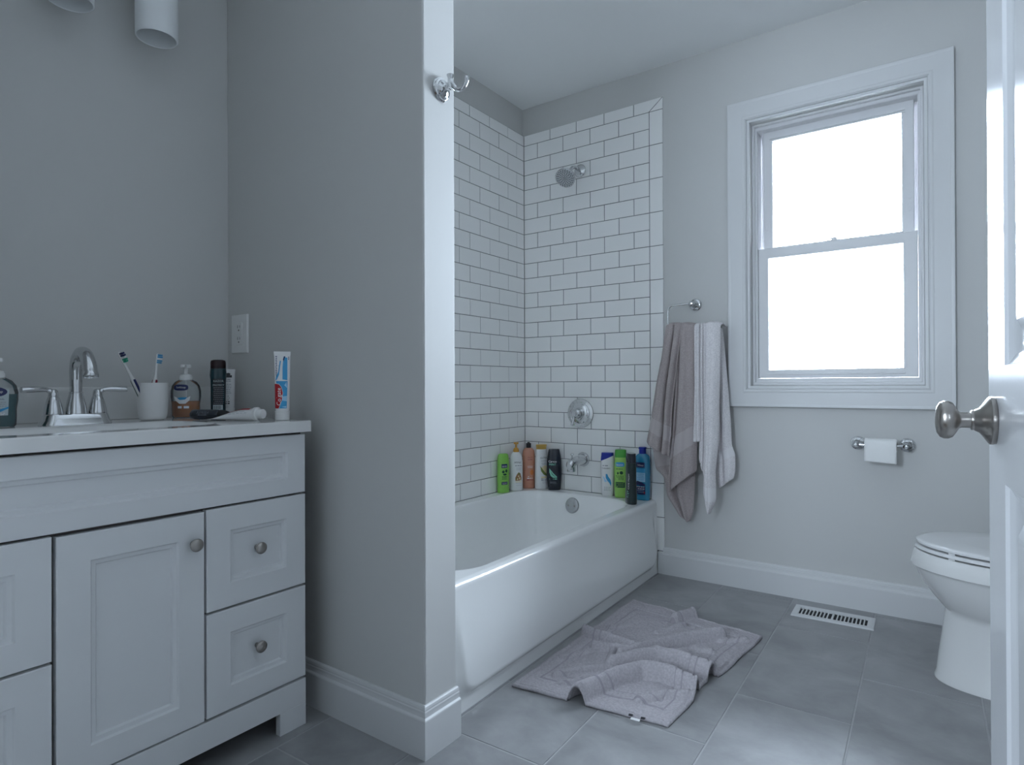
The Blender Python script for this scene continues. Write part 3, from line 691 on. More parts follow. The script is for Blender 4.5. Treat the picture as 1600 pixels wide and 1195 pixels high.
# 8 dark slim tube
b = tag(empty('gel_bottle', (0.668, -0.146, DK), R3(-48)), 'slim dark green black bottle seen edge on at the tub corner', 'bottle', GB)
S8 = [(0, 0.034, 0.0215, 2.4), (0.004, 0.036, 0.0235, 2.4), (0.03, 0.037, 0.0238, 2.4), (0.06, 0.036, 0.0215, 2.4), (0.11, 0.0345, 0.0200, 2.4), (0.16, 0.0350, 0.0205, 2.4), (0.18, 0.0340, 0.0200, 2.4), (0.183, 0.033, 0.0195, 2.4)]
mk('body', body(S8), inkgreen, b)
mk('cap', loft([se_loop(0.0335, 0.0198, 2.4, 0.1832), se_loop(0.0335, 0.0198, 2.4, 0.186), se_loop(0.0320, 0.0192, 2.4, 0.221), se_loop(0.030, 0.0175, 2.4, 0.2235)]), ink, b)
labels(b, S8, [(white_p, 0, flat_text('CAVE FRESH', 0.022, 0.100, 0.0125, 1, PI / 2)), (lgreen, 0, lines(0.010, 0.026, 0.055, 4, 0.008, 0.003))])
# 9 blue bottle
b = tag(empty('body_wash_bottle', (0.6755, -0.0345, DK), R3(6)), 'tall teal blue bottle with royal blue flip cap at the tub end', 'bottle', GB)
S9 = [(0, 0.031, 0.017, 2.6), (0.004, 0.0335, 0.020, 2.6), (0.08, 0.0350, 0.022, 2.6), (0.18, 0.0350, 0.022, 2.6), (0.197, 0.0335, 0.021, 2.4), (0.206, 0.026, 0.0185, 2.2), (0.212, 0.0165, 0.0150, 2)]
mk('body', body(S9), blue_b, b)
mk('cap', join(lathe([(0.0160, 0.2115), (0.0160, 0.232), (0.0145, 0.233)], 24), loft([se_loop(0.0175, 0.0165, 3, 0.2335), se_loop(0.0175, 0.0165, 3, 0.239), se_loop(0.0155, 0.0145, 3, 0.2415)])), blue_cap, b)
labels(b, S9, [(navy, 0, rect(-0.024, 0.016, 0.149, 0.173)), (white_p, 1, flat_text('Vibes', -0.004, 0.160, 0.0130)), (cyan, 0, rect(-0.024, 0.018, 0.126, 0.145)), (sky, 0, rect(-0.024, 0.018, 0.084, 0.126)), (cyan, 1, lines(-0.020, 0.014, 0.118, 4, 0.008, 0.002)), (navy, 0, [flat_poly([(-0.024, 0.066), (0.018, 0.066), (0.018, 0.074), (0.000, 0.084), (-0.024, 0.090)])]), (navy, 0, rect(-0.024, 0.018, 0.026, 0.064)), (white_p, 1, lines(-0.022, 0.014, 0.060, 2, 0.009, 0.0028)), (sky, 1, lines(-0.020, 0.012, 0.044, 2, 0.008, 0.0016)), (red_p, 1, rect(0.011, 0.016, 0.033, 0.039))])

# ------------------------------------------------------------------ things on the counter
CT = CZ1 + 0.0006
GC = 'toiletries on the vanity counter'
def soap(name, loc, rz, label, liquid, lev, lab, sc=1.0, pumpmat=None):
    b = tag(empty(name, loc, rz), label, 'soap dispenser', GC)
    Sx = [(0, 0.030, 0.018, 2.6), (0.004, 0.0325, 0.0205, 2.6), (0.018, 0.0335, 0.0215, 2.5), (0.036, 0.0335, 0.0215, 2.5), (0.055, 0.0360, 0.0225, 2.4), (0.070, 0.0360, 0.0225, 2.3), (0.084, 0.0330, 0.0215, 2.2), (0.094, 0.0260, 0.0185, 2.1), (0.099, 0.0170, 0.0150, 2), (0.102, 0.0135, 0.0135, 2)]
    Sx = [(z * sc, a * sc, bb * sc, n) for z, a, bb, n in Sx]
    mk('body', body(Sx), clear, b)
    Sl = [(z + 0.0015, a - 0.0016, bb - 0.0016, n) for z, a, bb, n in Sx if z < lev] + [(lev, *[c - (0.0016 if i < 2 else 0) for i, c in enumerate(sec_at(Sx, lev))])]
    mk('soap', body(Sl), liquid, b)
    pm = pumpmat or white_plastic
    mk('pump', join(xf(lathe([(0.0150, 0.098), (0.0150, 0.108), (0.0135, 0.110), (0.0130, 0.113), (0.006, 0.115), (0.0045, 0.116), (0.0045, 0.131)], 24), Matrix.Scale(sc, 4)), xf(box(-0.012, 0.012, -0.0075, 0.0075, 0.131, 0.140, 0.003), Matrix.Scale(sc, 4)), xf(box(-0.0045, 0.0045, -0.032, -0.004, 0.1325, 0.1390, 0.002), Matrix.Scale(sc, 4)), xf(lathe([(0.002, 0.012), (0.002, 0.105)], 8), Matrix.Scale(sc, 4))), pm, b, ang=40)
    labels(b, Sx, lab(Sx))
    return b
teal = mat('teal_soap', (0.0, 0.11, 0.13), 0.25, vary=(40, 0.1)); amber_soap = mat('orange_soap', (0.62, 0.17, 0.015), 0.25, vary=(40, 0.1))
pale_l = plain('label_pale_blue', (0.50, 0.58, 0.60))
soap('soap_dispenser', (0.125, -2.2372, CT), R3(72), 'clear bottle of teal hand soap cut off by the picture edge', teal, 0.072,
     lambda Sx: [(pale_l, 0, flat_poly([(-0.026, 0.026), (0.022, 0.026), (0.024, 0.082), (-0.026, 0.082)], 8)), (navy, 1, oval(0.000, 0.077, 0.021, 0.0105)), (white_p, 2, flat_text('SoftSoap', 0.000, 0.0775, 0.0078)), (navy, 1, flat_text('ANTIBACTERIAL', 0.001, 0.0610, 0.0042)), (grey_p, 1, lines(-0.018, 0.020, 0.054, 3, 0.0042, 0.0012)), (cyan, 1, [flat_poly([(-0.024, 0.030), (-0.024, 0.037), (0.004, 0.036), (0.023, 0.045), (0.023, 0.041), (0.006, 0.032)])]), (navy, 1, rect(-0.02, -0.004, 0.026, 0.035)), (white_p, 1, lines(0.0, 0.018, 0.030, 2, 0.003, 0.0018))], 1.08)
soap('soap_dispenser', (0.072, -1.8020, CT), R3(52), 'clear bottle of orange hand soap with white pump, by the backsplash', amber_soap, 0.046,
     lambda Sx: [(navy, 1, oval(-0.008, 0.084, 0.0185, 0.0085, 3)), (white_p, 2, flat_text('SoftSoap', -0.008, 0.0842, 0.0070)), (white_p, 0, [flat_poly([(-0.026, 0.060), (-0.020, 0.051), (-0.004, 0.047), (0.010, 0.052), (0.016, 0.060), (0.013, 0.048), (0.003, 0.039), (-0.012, 0.039), (-0.022, 0.048)])]), (cyan, 1, [flat_poly([(-0.018, 0.055), (-0.006, 0.057), (0.009, 0.057), (0.002, 0.0505), (-0.011, 0.0495)])]), (white_p, 1, lines(-0.016, 0.012, 0.026, 1, 0.004, 0.0065))], 1.06)
# cup and toothbrushes
cx_, cy_ = 0.108, -1.9065
cup = tag(empty('toothbrush_cup', (cx_, cy_, CT)), 'plain white ceramic tumbler holding two toothbrushes', 'cup')
mk('body', lathe([(0.001, 0.0005), (0.026, 0), (0.0305, 0.003), (0.0335, 0.012), (0.0355, 0.035), (0.0372, 0.095), (0.0369, 0.0968), (0.0355, 0.0970), (0.0348, 0.0955), (0.0335, 0.040), (0.031, 0.012), (0.001, 0.008)], 48), cup_mat, cup, ang=50)
def brush(loc_b, loc_t, label, grip1, grip2, b1, b2):
    A, B = Vector(loc_b), Vector(loc_t)
    d = (B - A); L = d.length; d.normalize()
    rx = Vector((0.816, 0.578, 0))
    side = (rx - d * rx.dot(d)).normalized(); nor = side.cross(d)
    o = tag(empty('toothbrush', A), label, 'toothbrush', 'toothbrushes in the cup')
    def pt(s, t, k): return tuple(d * s + side * t + nor * k)
    def bar(st):
        loops = []
        for s, off, w, th in st:
            loops.append([pt(s, off + w * math.cos(2 * PI * j / 14), th * math.sin(2 * PI * j / 14)) for j in range(14)])
        return loft(loops)
    mk('handle', bar([(0, 0, 0.003, 0.003), (0.004, 0, 0.005, 0.0045), (L * 0.45, 0, 0.0055, 0.005), (L * 0.58, 0, 0.0055, 0.005), (L * 0.64, 0, 0.0038, 0.0035), (L * 0.72, -0.0005, 0.0030, 0.003), (L * 0.84, -0.001, 0.0028, 0.003), (L * 0.88, -0.001, 0.0028, 0.005), (L * 0.98, -0.001, 0.0026, 0.005), (L, -0.001, 0.0016, 0.003)]), white_plastic, o, ang=50)
    mk('grip', bar([(0.01, -0.0042, 0.002, 0.0042), (L * 0.3, -0.0046, 0.0022, 0.0046), (L * 0.56, -0.0042, 0.002, 0.004), (L * 0.62, -0.002, 0.001, 0.002)]), grip1, o, ang=50)
    mk('grip', bar([(0.01, 0.0042, 0.002, 0.0042), (L * 0.3, 0.0046, 0.0022, 0.0046), (L * 0.56, 0.0042, 0.002, 0.004), (L * 0.62, 0.002, 0.001, 0.002)]), grip2, o, ang=50)
    for i in range(5):
        s = L * (0.855 + 0.03 * i)
        hgt = 0.0105 if i % 2 else 0.0095
        w = 0.0020
        V = [pt(s + a, t, k) for t in (0.0012, hgt) for a, k in ((-w, -0.0042), (w, -0.0042), (w, 0.0042), (-w, 0.0042))]
        mk('bristle', (V, [(0, 1, 2, 3), (4, 7, 6, 5), (0, 4, 5, 1), (1, 5, 6, 2), (2, 6, 7, 3), (3, 7, 4, 0)]), [b2, b2, white_p, b1, b1][i], o, smooth=False)
brush((0.106, -1.9120, CT + 0.012), (0.118, -1.9905, 0.9480), 'white toothbrush with green grip and navy tipped bristles, leaning left in the cup', dgreen, navy, navy, plain('bristle_green', (0.02, 0.33, 0.20)))
brush((0.103, -1.9100, CT + 0.012), (0.118, -1.8965, 0.9480), 'white toothbrush with maroon grip and blue bristles, leaning right in the cup', maroon, maroon, cyan, plain('bristle_blue', (0.10, 0.36, 0.60)))
# dark bottle and white tube behind
b = tag(empty('shaving_gel_bottle', (0.105, -1.7270, CT), R3(60)), 'tall dark teal bottle with reddish black cap standing beside the white tube', 'bottle', GC)
Sd = [(0, 0.017, 0.014, 2.4), (0.003, 0.0195, 0.0165, 2.4), (0.08, 0.0200, 0.0170, 2.4), (0.105, 0.0205, 0.0170, 2.4), (0.118, 0.0222, 0.0175, 2.3), (0.130, 0.0215, 0.0170, 2.3), (0.138, 0.0205, 0.0165, 2.3)]
tealdark = plain('dark_teal_bottle', (0.006, 0.035, 0.045), 0.25, coat=0.4)
mk('body', body(Sd), tealdark, b)
mk('cap', loft([se_loop(0.0203, 0.0163, 2.3, 0.1382), se_loop(0.0205, 0.0165, 2.3, 0.155), se_loop(0.0190, 0.0150, 2.3, 0.1605), se_loop(0.013, 0.010, 2.3, 0.163)]), plain('wine_black_cap', (0.022, 0.006, 0.008)), b)
labels(b, Sd, [(black_p, 0, rect(-0.014, 0.017, 0.014, 0.108)), (pale_l, 1, flat_text('RAZOR', 0.001, 0.1015, 0.0082)), (pale_l, 1, flat_text('PROTECT', 0.001, 0.0900, 0.0068)), (grey_p, 1, lines(-0.012, 0.015, 0.082, 9, 0.0055, 0.0013)), (pale_l, 1, rect(-0.013, 0.012, 0.020, 0.034)), (black_p, 2, [rect2(-0.011 + i * 0.0022, -0.0100 + i * 0.0022, 0.022, 0.032) for i in range(9)])])
def squeeze_tube(par, L, wide, rcap, mt, cap_m, z0=0.022, flip=True):
    """standing on its cap, crimped flat at the top"""
    St = [(z0, rcap * 0.96, rcap * 0.96, 2), (z0 + 0.006, rcap * 1.02, rcap * 1.0, 2), (z0 + (L - z0) * 0.3, rcap + (wide - rcap) * 0.22, rcap * 0.9, 2), (z0 + (L - z0) * 0.6, rcap + (wide - rcap) * 0.5, rcap * 0.62, 2), (L - 0.012, wide * 0.96, 0.0025, 2.4), (L - 0.006, wide, 0.0012, 4), (L, wide, 0.0011, 4)]
    mk('tube', body(St, 48), mt, par, ang=50)
    return St
b = tag(empty('lotion_tube', (0.054, -1.6665, CT), R3(60)), 'white squeeze tube standing on its cap behind the dark bottle', 'tube', GC)
St = squeeze_tube(b, 0.138, 0.0185, 0.0165, white_b, white_plastic)
mk('cap', lathe([(0.0165, 0), (0.0168, 0.001), (0.0168, 0.0205), (0.0160, 0.0218)], 32), white_plastic, b)
labels(b, St, [(black_p, 0, rect(-0.012, 0.009, 0.113, 0.120)), (black_p, 0, [oval(-0.001, 0.123, 0.006, 0.004)]), (grey_p, 0, lines(-0.011, 0.006, 0.106, 2, 0.005, 0.0022)), (grey_p, 0, lines(-0.011, 0.007, 0.092, 6, 0.0052, 0.0016)), (black_p, 0, lines(-0.011, 0.003, 0.056, 5, 0.0055, 0.003))])
# standing toothpaste
b = tag(empty('toothpaste_tube', (0.4150, -1.7285, CT), R3(58)), 'red, white and blue toothpaste tube standing on its cap at the counter end', 'tube', GC)
St = squeeze_tube(b, 0.176, 0.0205, 0.0178, white_b, white_plastic, 0.0235)
mk('cap', lathe([(0.0172, 0), (0.0176, 0.0012), (0.0178, 0.0195), (0.0182, 0.0200), (0.0182, 0.0228), (0.0170, 0.0234)], 40), white_plastic, b)
labels(b, St, [(cyan, 0, flat_poly([(-0.0165, 0.030), (0.0100, 0.030), (0.0125, 0.100), (-0.0185, 0.100)], 8)), (sky, 1, [flat_poly([(-0.004, 0.060), (0.011, 0.062), (0.0105, 0.048), (0.000, 0.050)]), flat_poly([(0.004, 0.090), (0.010, 0.094), (0.011, 0.082)]), flat_poly([(-0.002, 0.034), (0.009, 0.036), (0.009, 0.031)])]),
               (cyan, 0, flat_poly([(0.000, 0.104), (0.012, 0.102), (0.0125, 0.160), (0.003, 0.163), (0.0005, 0.135)], 6)), (navy, 1, flat_poly([(0.003, 0.150), (0.0075, 0.164), (0.0045, 0.164), (0.0015, 0.156)])), (navy, 0, lines(-0.0165, -0.0125, 0.162, 12, 0.0045, 0.0022)), (cyan, 0, [flat_poly([(-0.0190, 0.100), (-0.013, 0.104), (-0.008, 0.116), (-0.005, 0.140), (-0.003, 0.152), (-0.006, 0.152), (-0.009, 0.125), (-0.014, 0.111)])]), (grey_p, 0, flat_text('Advanced', -0.0095, 0.130, 0.0055, 1, PI / 2)), (navy, 0, lines(0.0140, 0.0170, 0.161, 3, 0.003, 0.0015)),
               (white_p, 2, flat_poly([(-0.0172, 0.0300), (-0.0085, 0.0300), (-0.001, 0.052), (0.0012, 0.070), (-0.002, 0.084), (-0.008, 0.0925), (-0.0183, 0.0945)], 6)), (red_p, 3, flat_poly([(-0.0172, 0.0300), (-0.0092, 0.0300), (-0.0018, 0.052), (0.0003, 0.070), (-0.0028, 0.0835), (-0.0085, 0.0915), (-0.0183, 0.0932)], 6)), (white_p, 4, flat_text('Colgate', -0.0085, 0.060, 0.0145, 1, PI / 2))])
# lying toothpaste
b = tag(empty('toothpaste_tube', (0.262, -1.8250, CT)), 'crumpled white toothpaste tube with red print, lying on the counter', 'tube', GC)
def lying(L, wide, rc):
    loops = []
    for t, a, hh in ((0, wide, 0.0012), (0.008, wide, 0.0016), (0.03, wide * 0.93, 0.006), (0.06, wide * 0.82, 0.011), (0.09, wide * 0.74, 0.0145), (L - 0.012, rc * 1.05, rc * 0.92), (L - 0.004, rc, rc * 0.98)):
        zc_ = hh + 0.0003 + (0.0012 if t < 0.01 else 0)
        loops.append([(a * math.cos(2 * PI * j / 40), t, zc_ + hh * math.sin(2 * PI * j / 40)) for j in range(40)])
    return loft(loops), loops
g, LL = lying(0.128, 0.025, 0.0165)
b.rotation_euler = (0, 0, R3(-70))
mk('tube', g, white_b, b, ang=50)
Mcap = Matrix.Translation((0, 0.124, 0.0168)) @ Matrix.Rotation(-PI / 2, 4, 'X')
mk('cap', lathe([(0.0163, 0), (0.0166, 0.001), (0.0166, 0.009), (0.0150, 0.010), (0.0120, 0.0105), (0.0122, 0.024), (0.0112, 0.0255), (0.001, 0.0257)], 40, Mcap), white_plastic, b, ang=40)
def lie_fn(u, v, o):
    """u: 0..1 around the upper half (front to back), v: along the tube"""
    ks = [l[0][1] for l in LL]; i = 0
    while i < len(ks) - 2 and v > ks[i + 1]: i += 1
    t = max(0, min(1, (v - ks[i]) / (ks[i + 1] - ks[i])))
    a = LL[i][0][0] + (LL[i + 1][0][0] - LL[i][0][0]) * t
    h0 = LL[i][10][2]; h1 = LL[i + 1][10][2]; top_ = h0 + (h1 - h0) * t; hh = top_ / 2
    th = PI * u - 0.25
    return ((a + o) * math.cos(th), v, hh + (hh + o) * math.sin(th) + 0.0004)
labels(b, None, [(red_p, 0, flat_poly([(0.42, 0.045), (0.55, 0.045), (0.55, 0.116), (0.36, 0.116)], 8)), (cyan, 0, flat_poly([(0.60, 0.02), (0.72, 0.03), (0.72, 0.095), (0.60, 0.075)], 8)), (grey_p, 0, [flat_poly([(0.16, 0.06 + 0.011 * i), (0.18, 0.06 + 0.011 * i), (0.18, 0.068 + 0.011 * i), (0.16, 0.068 + 0.011 * i)], 2) for i in range(5)]), (grey_p, 0, [flat_poly([(0.26, 0.05 + 0.02 * i), (0.28, 0.05 + 0.02 * i), (0.28, 0.065 + 0.02 * i), (0.26, 0.065 + 0.02 * i)], 2) for i in range(3)])], lie_fn)
# lying dark bottle
b = tag(empty('travel_bottle', (0.196, -1.8490, CT), R3(24)), 'small black bottle lying on its side before the orange soap', 'bottle', GC)
Mx = Matrix.Translation((0, 0, 0.0135)) @ Matrix.Rotation(PI / 2, 4, 'Y') @ Matrix.Scale(0.86, 4, (1, 0, 0))
mk('body', lathe([(0.004, 0.000), (0.011, 0.0015), (0.0145, 0.006), (0.0155, 0.015), (0.0155, 0.070), (0.0148, 0.080), (0.0125, 0.0835)], 36, Mx), ink, b, ang=50)
mk('cap', lathe([(0.0130, 0.0838), (0.0136, 0.0845), (0.0130, 0.098), (0.0105, 0.106), (0.005, 0.110), (0.001, 0.1105)], 36, Mx), black_rubber, b, ang=50)
labels(b, None, [(grey_p, 0, [( [(x * 0.009 + 0.043, y * 0.009 + 0.019) for x, y, _ in text_flat('REFRESH')[0]], text_flat('REFRESH')[1])]), (grey_p, 0, lines(0.030, 0.056, 0.0125, 1, 0.003, 0.0014))], lambda u, v, o: (u, -(0.0155 + o) * math.sqrt(max(0.0, 1 - ((v - 0.0135) / 0.0134) ** 2)), v))

# ------------------------------------------------------------------ wall outlet
out = tag(empty('wall_outlet', (0.0590, PF, 1.0199)), 'white rectangular duplex outlet on the partition over the counter', 'outlet')
mk('cover_plate', panel((-0.0425, 0.0425, -0.0585, 0.0585, 0), (-0.0425, 0.0425, -0.0585, 0.0585, 0.0025), (-0.0405, 0.0405, -0.0565, 0.0565, 0.0055), (-0.0185, 0.0185, -0.0345, 0.0345, 0.0055), (-0.0185, 0.0185, -0.0345, 0.0345, 0.0048)), white_plastic, out, ang=25)
rc = mk('receptacle', panel((-0.0178, 0.0178, -0.0338, 0.0338, 0.0040), (-0.0178, 0.0178, -0.0338, 0.0338, 0.0062), (-0.0170, 0.0170, -0.0330, 0.0330, 0.0068)), white_plastic, out, ang=25)
for zz in (0.0165, -0.0195):
    mk('slot', join(box(-0.0070, -0.0050, -0.0071, -0.0060, zz + 0.001, zz + 0.010), box(0.0050, 0.0068, -0.0071, -0.0060, zz + 0.002, zz + 0.009), xf(lathe([(0.0026, 0), (0.0026, 0.0011)], 12), Matrix.Translation((0, -0.0060, zz - 0.0055)) @ Matrix.Rotation(PI / 2, 4, 'X'))), black_p, rc, smooth=False)

# ------------------------------------------------------------------ vanity light
lamp = tag(empty('vanity_light', (LX, -2.10, 1.99)), 'unlit wall light with frosted cylinder shades above the counter', 'wall lamp')
mk('backplate', box(0.0002, 0.022, -0.29, 0.29, -0.055, 0.055, 0.004), nickel, lamp)
for yy in (0.2125, 0.012, -0.19):
    a = mk('arm', join(tube([(0.02, yy, 0.0), (0.075, yy, 0.0), (0.098, yy, -0.005), (0.106, yy, -0.012)], 0.008, 14), xf(lathe([(0.012, 0.0), (0.030, -0.004), (0.030, -0.022), (0.026, -0.026), (0.001, -0.026)], 28), Matrix.Translation((0.1063, yy, -0.005)))), nickel, lamp, ang=40)
    mk('shade', xf(lathe([(0.026, -0.030), (0.0485, -0.031), (0.0505, -0.036), (0.0505, -0.196), (0.0485, -0.1985), (0.0465, -0.197), (0.0465, -0.036), (0.026, -0.034)], 44), Matrix.Translation((0.1063, yy, 0))), shade_glass, lamp, ang=40)
    mk('bulb', xf(lathe([(0.001, -0.125), (0.018, -0.118), (0.028, -0.100), (0.027, -0.080), (0.014, -0.058), (0.013, -0.032)], 24), Matrix.Translation((0.1063, yy, 0))), white_plastic, lamp)

# ------------------------------------------------------------------ robe hook on the end of the partition
hk = tag(empty('robe_hook', (PX, -1.5690, 1.5740)), 'chrome robe hook high on the end of the partition wall', 'hook')
My = Matrix.Rotation(PI / 2, 4, 'Y')
mk('rose', lathe([(0.0285, 0.0002), (0.0290, 0.003), (0.0270, 0.006), (0.0255, 0.0062), (0.0245, 0.009), (0.0200, 0.0105), (0.0185, 0.0105), (0.0170, 0.0135), (0.0100, 0.0165), (0.0075, 0.020), (0.0075, 0.030)], 40, My), chrome, hk, ang=30)
mk('post', join(lathe([(0.0080, -0.006), (0.0080, 0.010), (0.0070, 0.012), (0.0066, 0.020), (0.0090, 0.026), (0.0090, 0.0275), (0.001, 0.0280)], 24, Matrix.Translation((0.0315, 0, 0))), ), chrome, hk, ang=35)
mk('prong', tube(smooth_path([(0.033, 0, 0.010), (0.042, 0, -0.002), (0.050, 0, -0.012), (0.062, 0, -0.017), (0.075, 0, -0.012), (0.082, 0, 0.000), (0.083, 0, 0.009)], 5), [0.0055] * 8 + [0.0048] * 8 + [0.0050] * 8 + [0.0055] * 7, 16), chrome, hk, ang=50)

# ------------------------------------------------------------------ shower fittings on the tile
MXr = Matrix.Rotation(PI / 2, 4, 'X')            # lathe axis z -> -y (out of the back wall)
sh = tag(empty('showerhead', (0.3374, 0, 1.9230)), 'round chrome shower head on a short arm high on the tile', 'shower head')
mk('flange', lathe([(0.0310, 0.0005), (0.0315, 0.003), (0.0290, 0.007), (0.0220, 0.011), (0.0130, 0.0135), (0.0105, 0.0140)], 40, MXr), chrome, sh, ang=35)
ap = smooth_path([(0, -0.005, 0), (0, -0.045, 0.004), (0, -0.075, -0.004), (-0.004, -0.100, -0.028), (-0.006, -0.110, -0.042)], 6)
mk('arm', tube(ap, 0.0085, 18), chrome, sh, ang=50)
hd = Vector((0.10, -0.72, -0.68)).normalized()
Mh = Matrix.Translation(Vector((-0.007, -0.112, -0.045))) @ hd.to_track_quat('Z', 'Y').to_matrix().to_4x4()
head = mk('head', lathe([(0.0105, -0.010), (0.0140, -0.006), (0.0140, 0.010), (0.0115, 0.012), (0.0150, 0.016), (0.0260, 0.022), (0.0400, 0.028), (0.0470, 0.033), (0.0490, 0.038), (0.0490, 0.043), (0.0470, 0.0450), (0.0440, 0.0440)], 48, Mh), chrome, sh, ang=35)
mk('face_plate', lathe([(0.0442, 0.0440), (0.0430, 0.0455), (0.001, 0.0470)], 48, Mh), mat('pale_grey_plate', (0.52, 0.54, 0.55), 0.3, vary=(60, 0.05)), head, ang=35)
gs = []
for ring_r, cnt in ((0.0, 1), (0.008, 6), (0.016, 10), (0.024, 14), (0.032, 18), (0.0395, 22)):
    for i in range(cnt):
        a = 2 * PI * i / cnt + ring_r * 40
        gs.append(xf(lathe([(0.0022, 0.0450), (0.0020, 0.0484), (0.0004, 0.0488)], 8), Mh @ Matrix.Translation((ring_r * math.cos(a), ring_r * math.sin(a), 0.0003 - ring_r * 0.012))))
nz = mk('nozzles', join(*gs), mat('grey_nozzle_rubber', (0.035, 0.036, 0.04), 0.5, vary=(80, 0.1)), head); nz['kind'] = 'stuff'

vl = tag(empty('shower_valve', (0.3350, 0, 0.7190)), 'round chrome shower control plate with lever, on the tile above the spout', 'valve')
mk('escutcheon', lathe([(0.0715, 0.0005), (0.0725, 0.003), (0.0705, 0.0065), (0.0560, 0.0100), (0.0540, 0.0090), (0.0500, 0.0095), (0.0430, 0.0150), (0.0330, 0.0180), (0.0290, 0.0185)], 64, MXr), chrome, vl, ang=30)
hub = mk('hub', lathe([(0.0260, 0.0180), (0.0260, 0.024), (0.0240, 0.026), (0.0230, 0.048), (0.0210, 0.052), (0.0150, 0.056), (0.0130, 0.066), (0.0110, 0.069), (0.001, 0.070)], 40, MXr), chrome, vl, ang=35)
mk('lever', tube(smooth_path([(0, -0.056, -0.004), (-0.006, -0.060, -0.022), (-0.010, -0.062, -0.042), (-0.014, -0.064, -0.058)], 5), [0.0075, 0.0070, 0.0062, 0.0056, 0.0052, 0.0050, 0.0050, 0.0052, 0.0056, 0.0060, 0.0064, 0.0068, 0.0070, 0.0070, 0.0064, 0.0040], 16), chrome, hub, ang=50)

so = tag(empty('tub_spout', (0.3480, 0, 0.4920)), 'chrome tub spout with pull up diverter, under the shower control', 'spout')
mk('flange', lathe([(0.0345, 0.0005), (0.0350, 0.003), (0.0340, 0.0055), (0.0280, 0.0070)], 44, MXr), satin, so, ang=35)
secs = []
for y, zc_, hx, hz in ((-0.004, 0.0, 0.0265, 0.0265), (-0.03, 0.001, 0.0250, 0.0245), (-0.07, 0.001, 0.0230, 0.0215), (-0.10, -0.003, 0.0220, 0.0215), (-0.120, -0.009, 0.0215, 0.0240), (-0.135, -0.016, 0.0190, 0.0240), (-0.142, -0.022, 0.0120, 0.0160)):
    secs.append([(hx * math.cos(2 * PI * j / 28), y, zc_ + hz * math.sin(2 * PI * j / 28)) for j in range(28)])
mk('body', join(loft(secs), lathe([(0.0205, -0.046), (0.0205, -0.040), (0.0190, -0.018), (0.017, -0.008)], 28, Matrix.Translation((0, -0.119, 0)))), chrome, so, ang=50)
mk('diverter', lathe([(0.0035, 0.010), (0.0035, 0.026), (0.0085, 0.028), (0.0095, 0.031), (0.0080, 0.034), (0.001, 0.035)], 20, Matrix.Translation((0, -0.112, 0.004))), chrome, so, ang=40)
mk('screw', lathe([(0.005, 0.0058), (0.005, 0.0090), (0.001, 0.0092)], 12, Matrix.Translation((0.022, 0, 0.014)) @ MXr), nickel, so)

# ------------------------------------------------------------------ towel ring and the two towels
RZ = 1.2128
tr = tag(empty('towel_ring', (0.9109, BY, RZ)), 'chrome open towel ring beside the tile, holding two towels', 'towel ring')
mk('rose', lathe([(0.0265, 0.0002), (0.0270, 0.003), (0.0250, 0.0055), (0.0235, 0.0060), (0.0225, 0.0090), (0.0180, 0.0110), (0.0160, 0.0115), (0.0120, 0.016), (0.0085, 0.020), (0.0080, 0.044), (0.0110, 0.048), (0.0120, 0.054), (0.0115, 0.060), (0.0060, 0.065), (0.001, 0.066)], 36, MXr), chrome, tr, ang=30)
ry = -0.0545
mk('bar', tube([(0.008, ry, 0)] + smooth_path([(-0.02, ry, 0.0005), (-0.07, ry, -0.001), (-0.092, ry, -0.004), (-0.1035, ry, -0.016), (-0.1065, ry, -0.034), (-0.1065, ry, -0.075), (-0.1040, ry, -0.096), (-0.092, ry, -0.105), (-0.06, ry, -0.106), (0.06, ry, -0.108), (0.130, ry, -0.109)], 5), 0.0042, 14), chrome, tr, ang=50)
BARY, BARZ = BY + ry, RZ - 0.1075
def poly_at(P, t):
    d = [0]
    for a, b in zip(P[:-1], P[1:]): d.append(d[-1] + math.hypot(b[0] - a[0], b[1] - a[1]))
    s = t * d[-1]
    for i in range(len(P) - 1):
        if s <= d[i + 1] or i == len(P) - 2:
            k = (s - d[i]) / max(1e-9, d[i + 1] - d[i]); k = min(1, k)
            return (P[i][0] + (P[i + 1][0] - P[i][0]) * k, P[i][1] + (P[i + 1][1] - P[i][1]) * k)
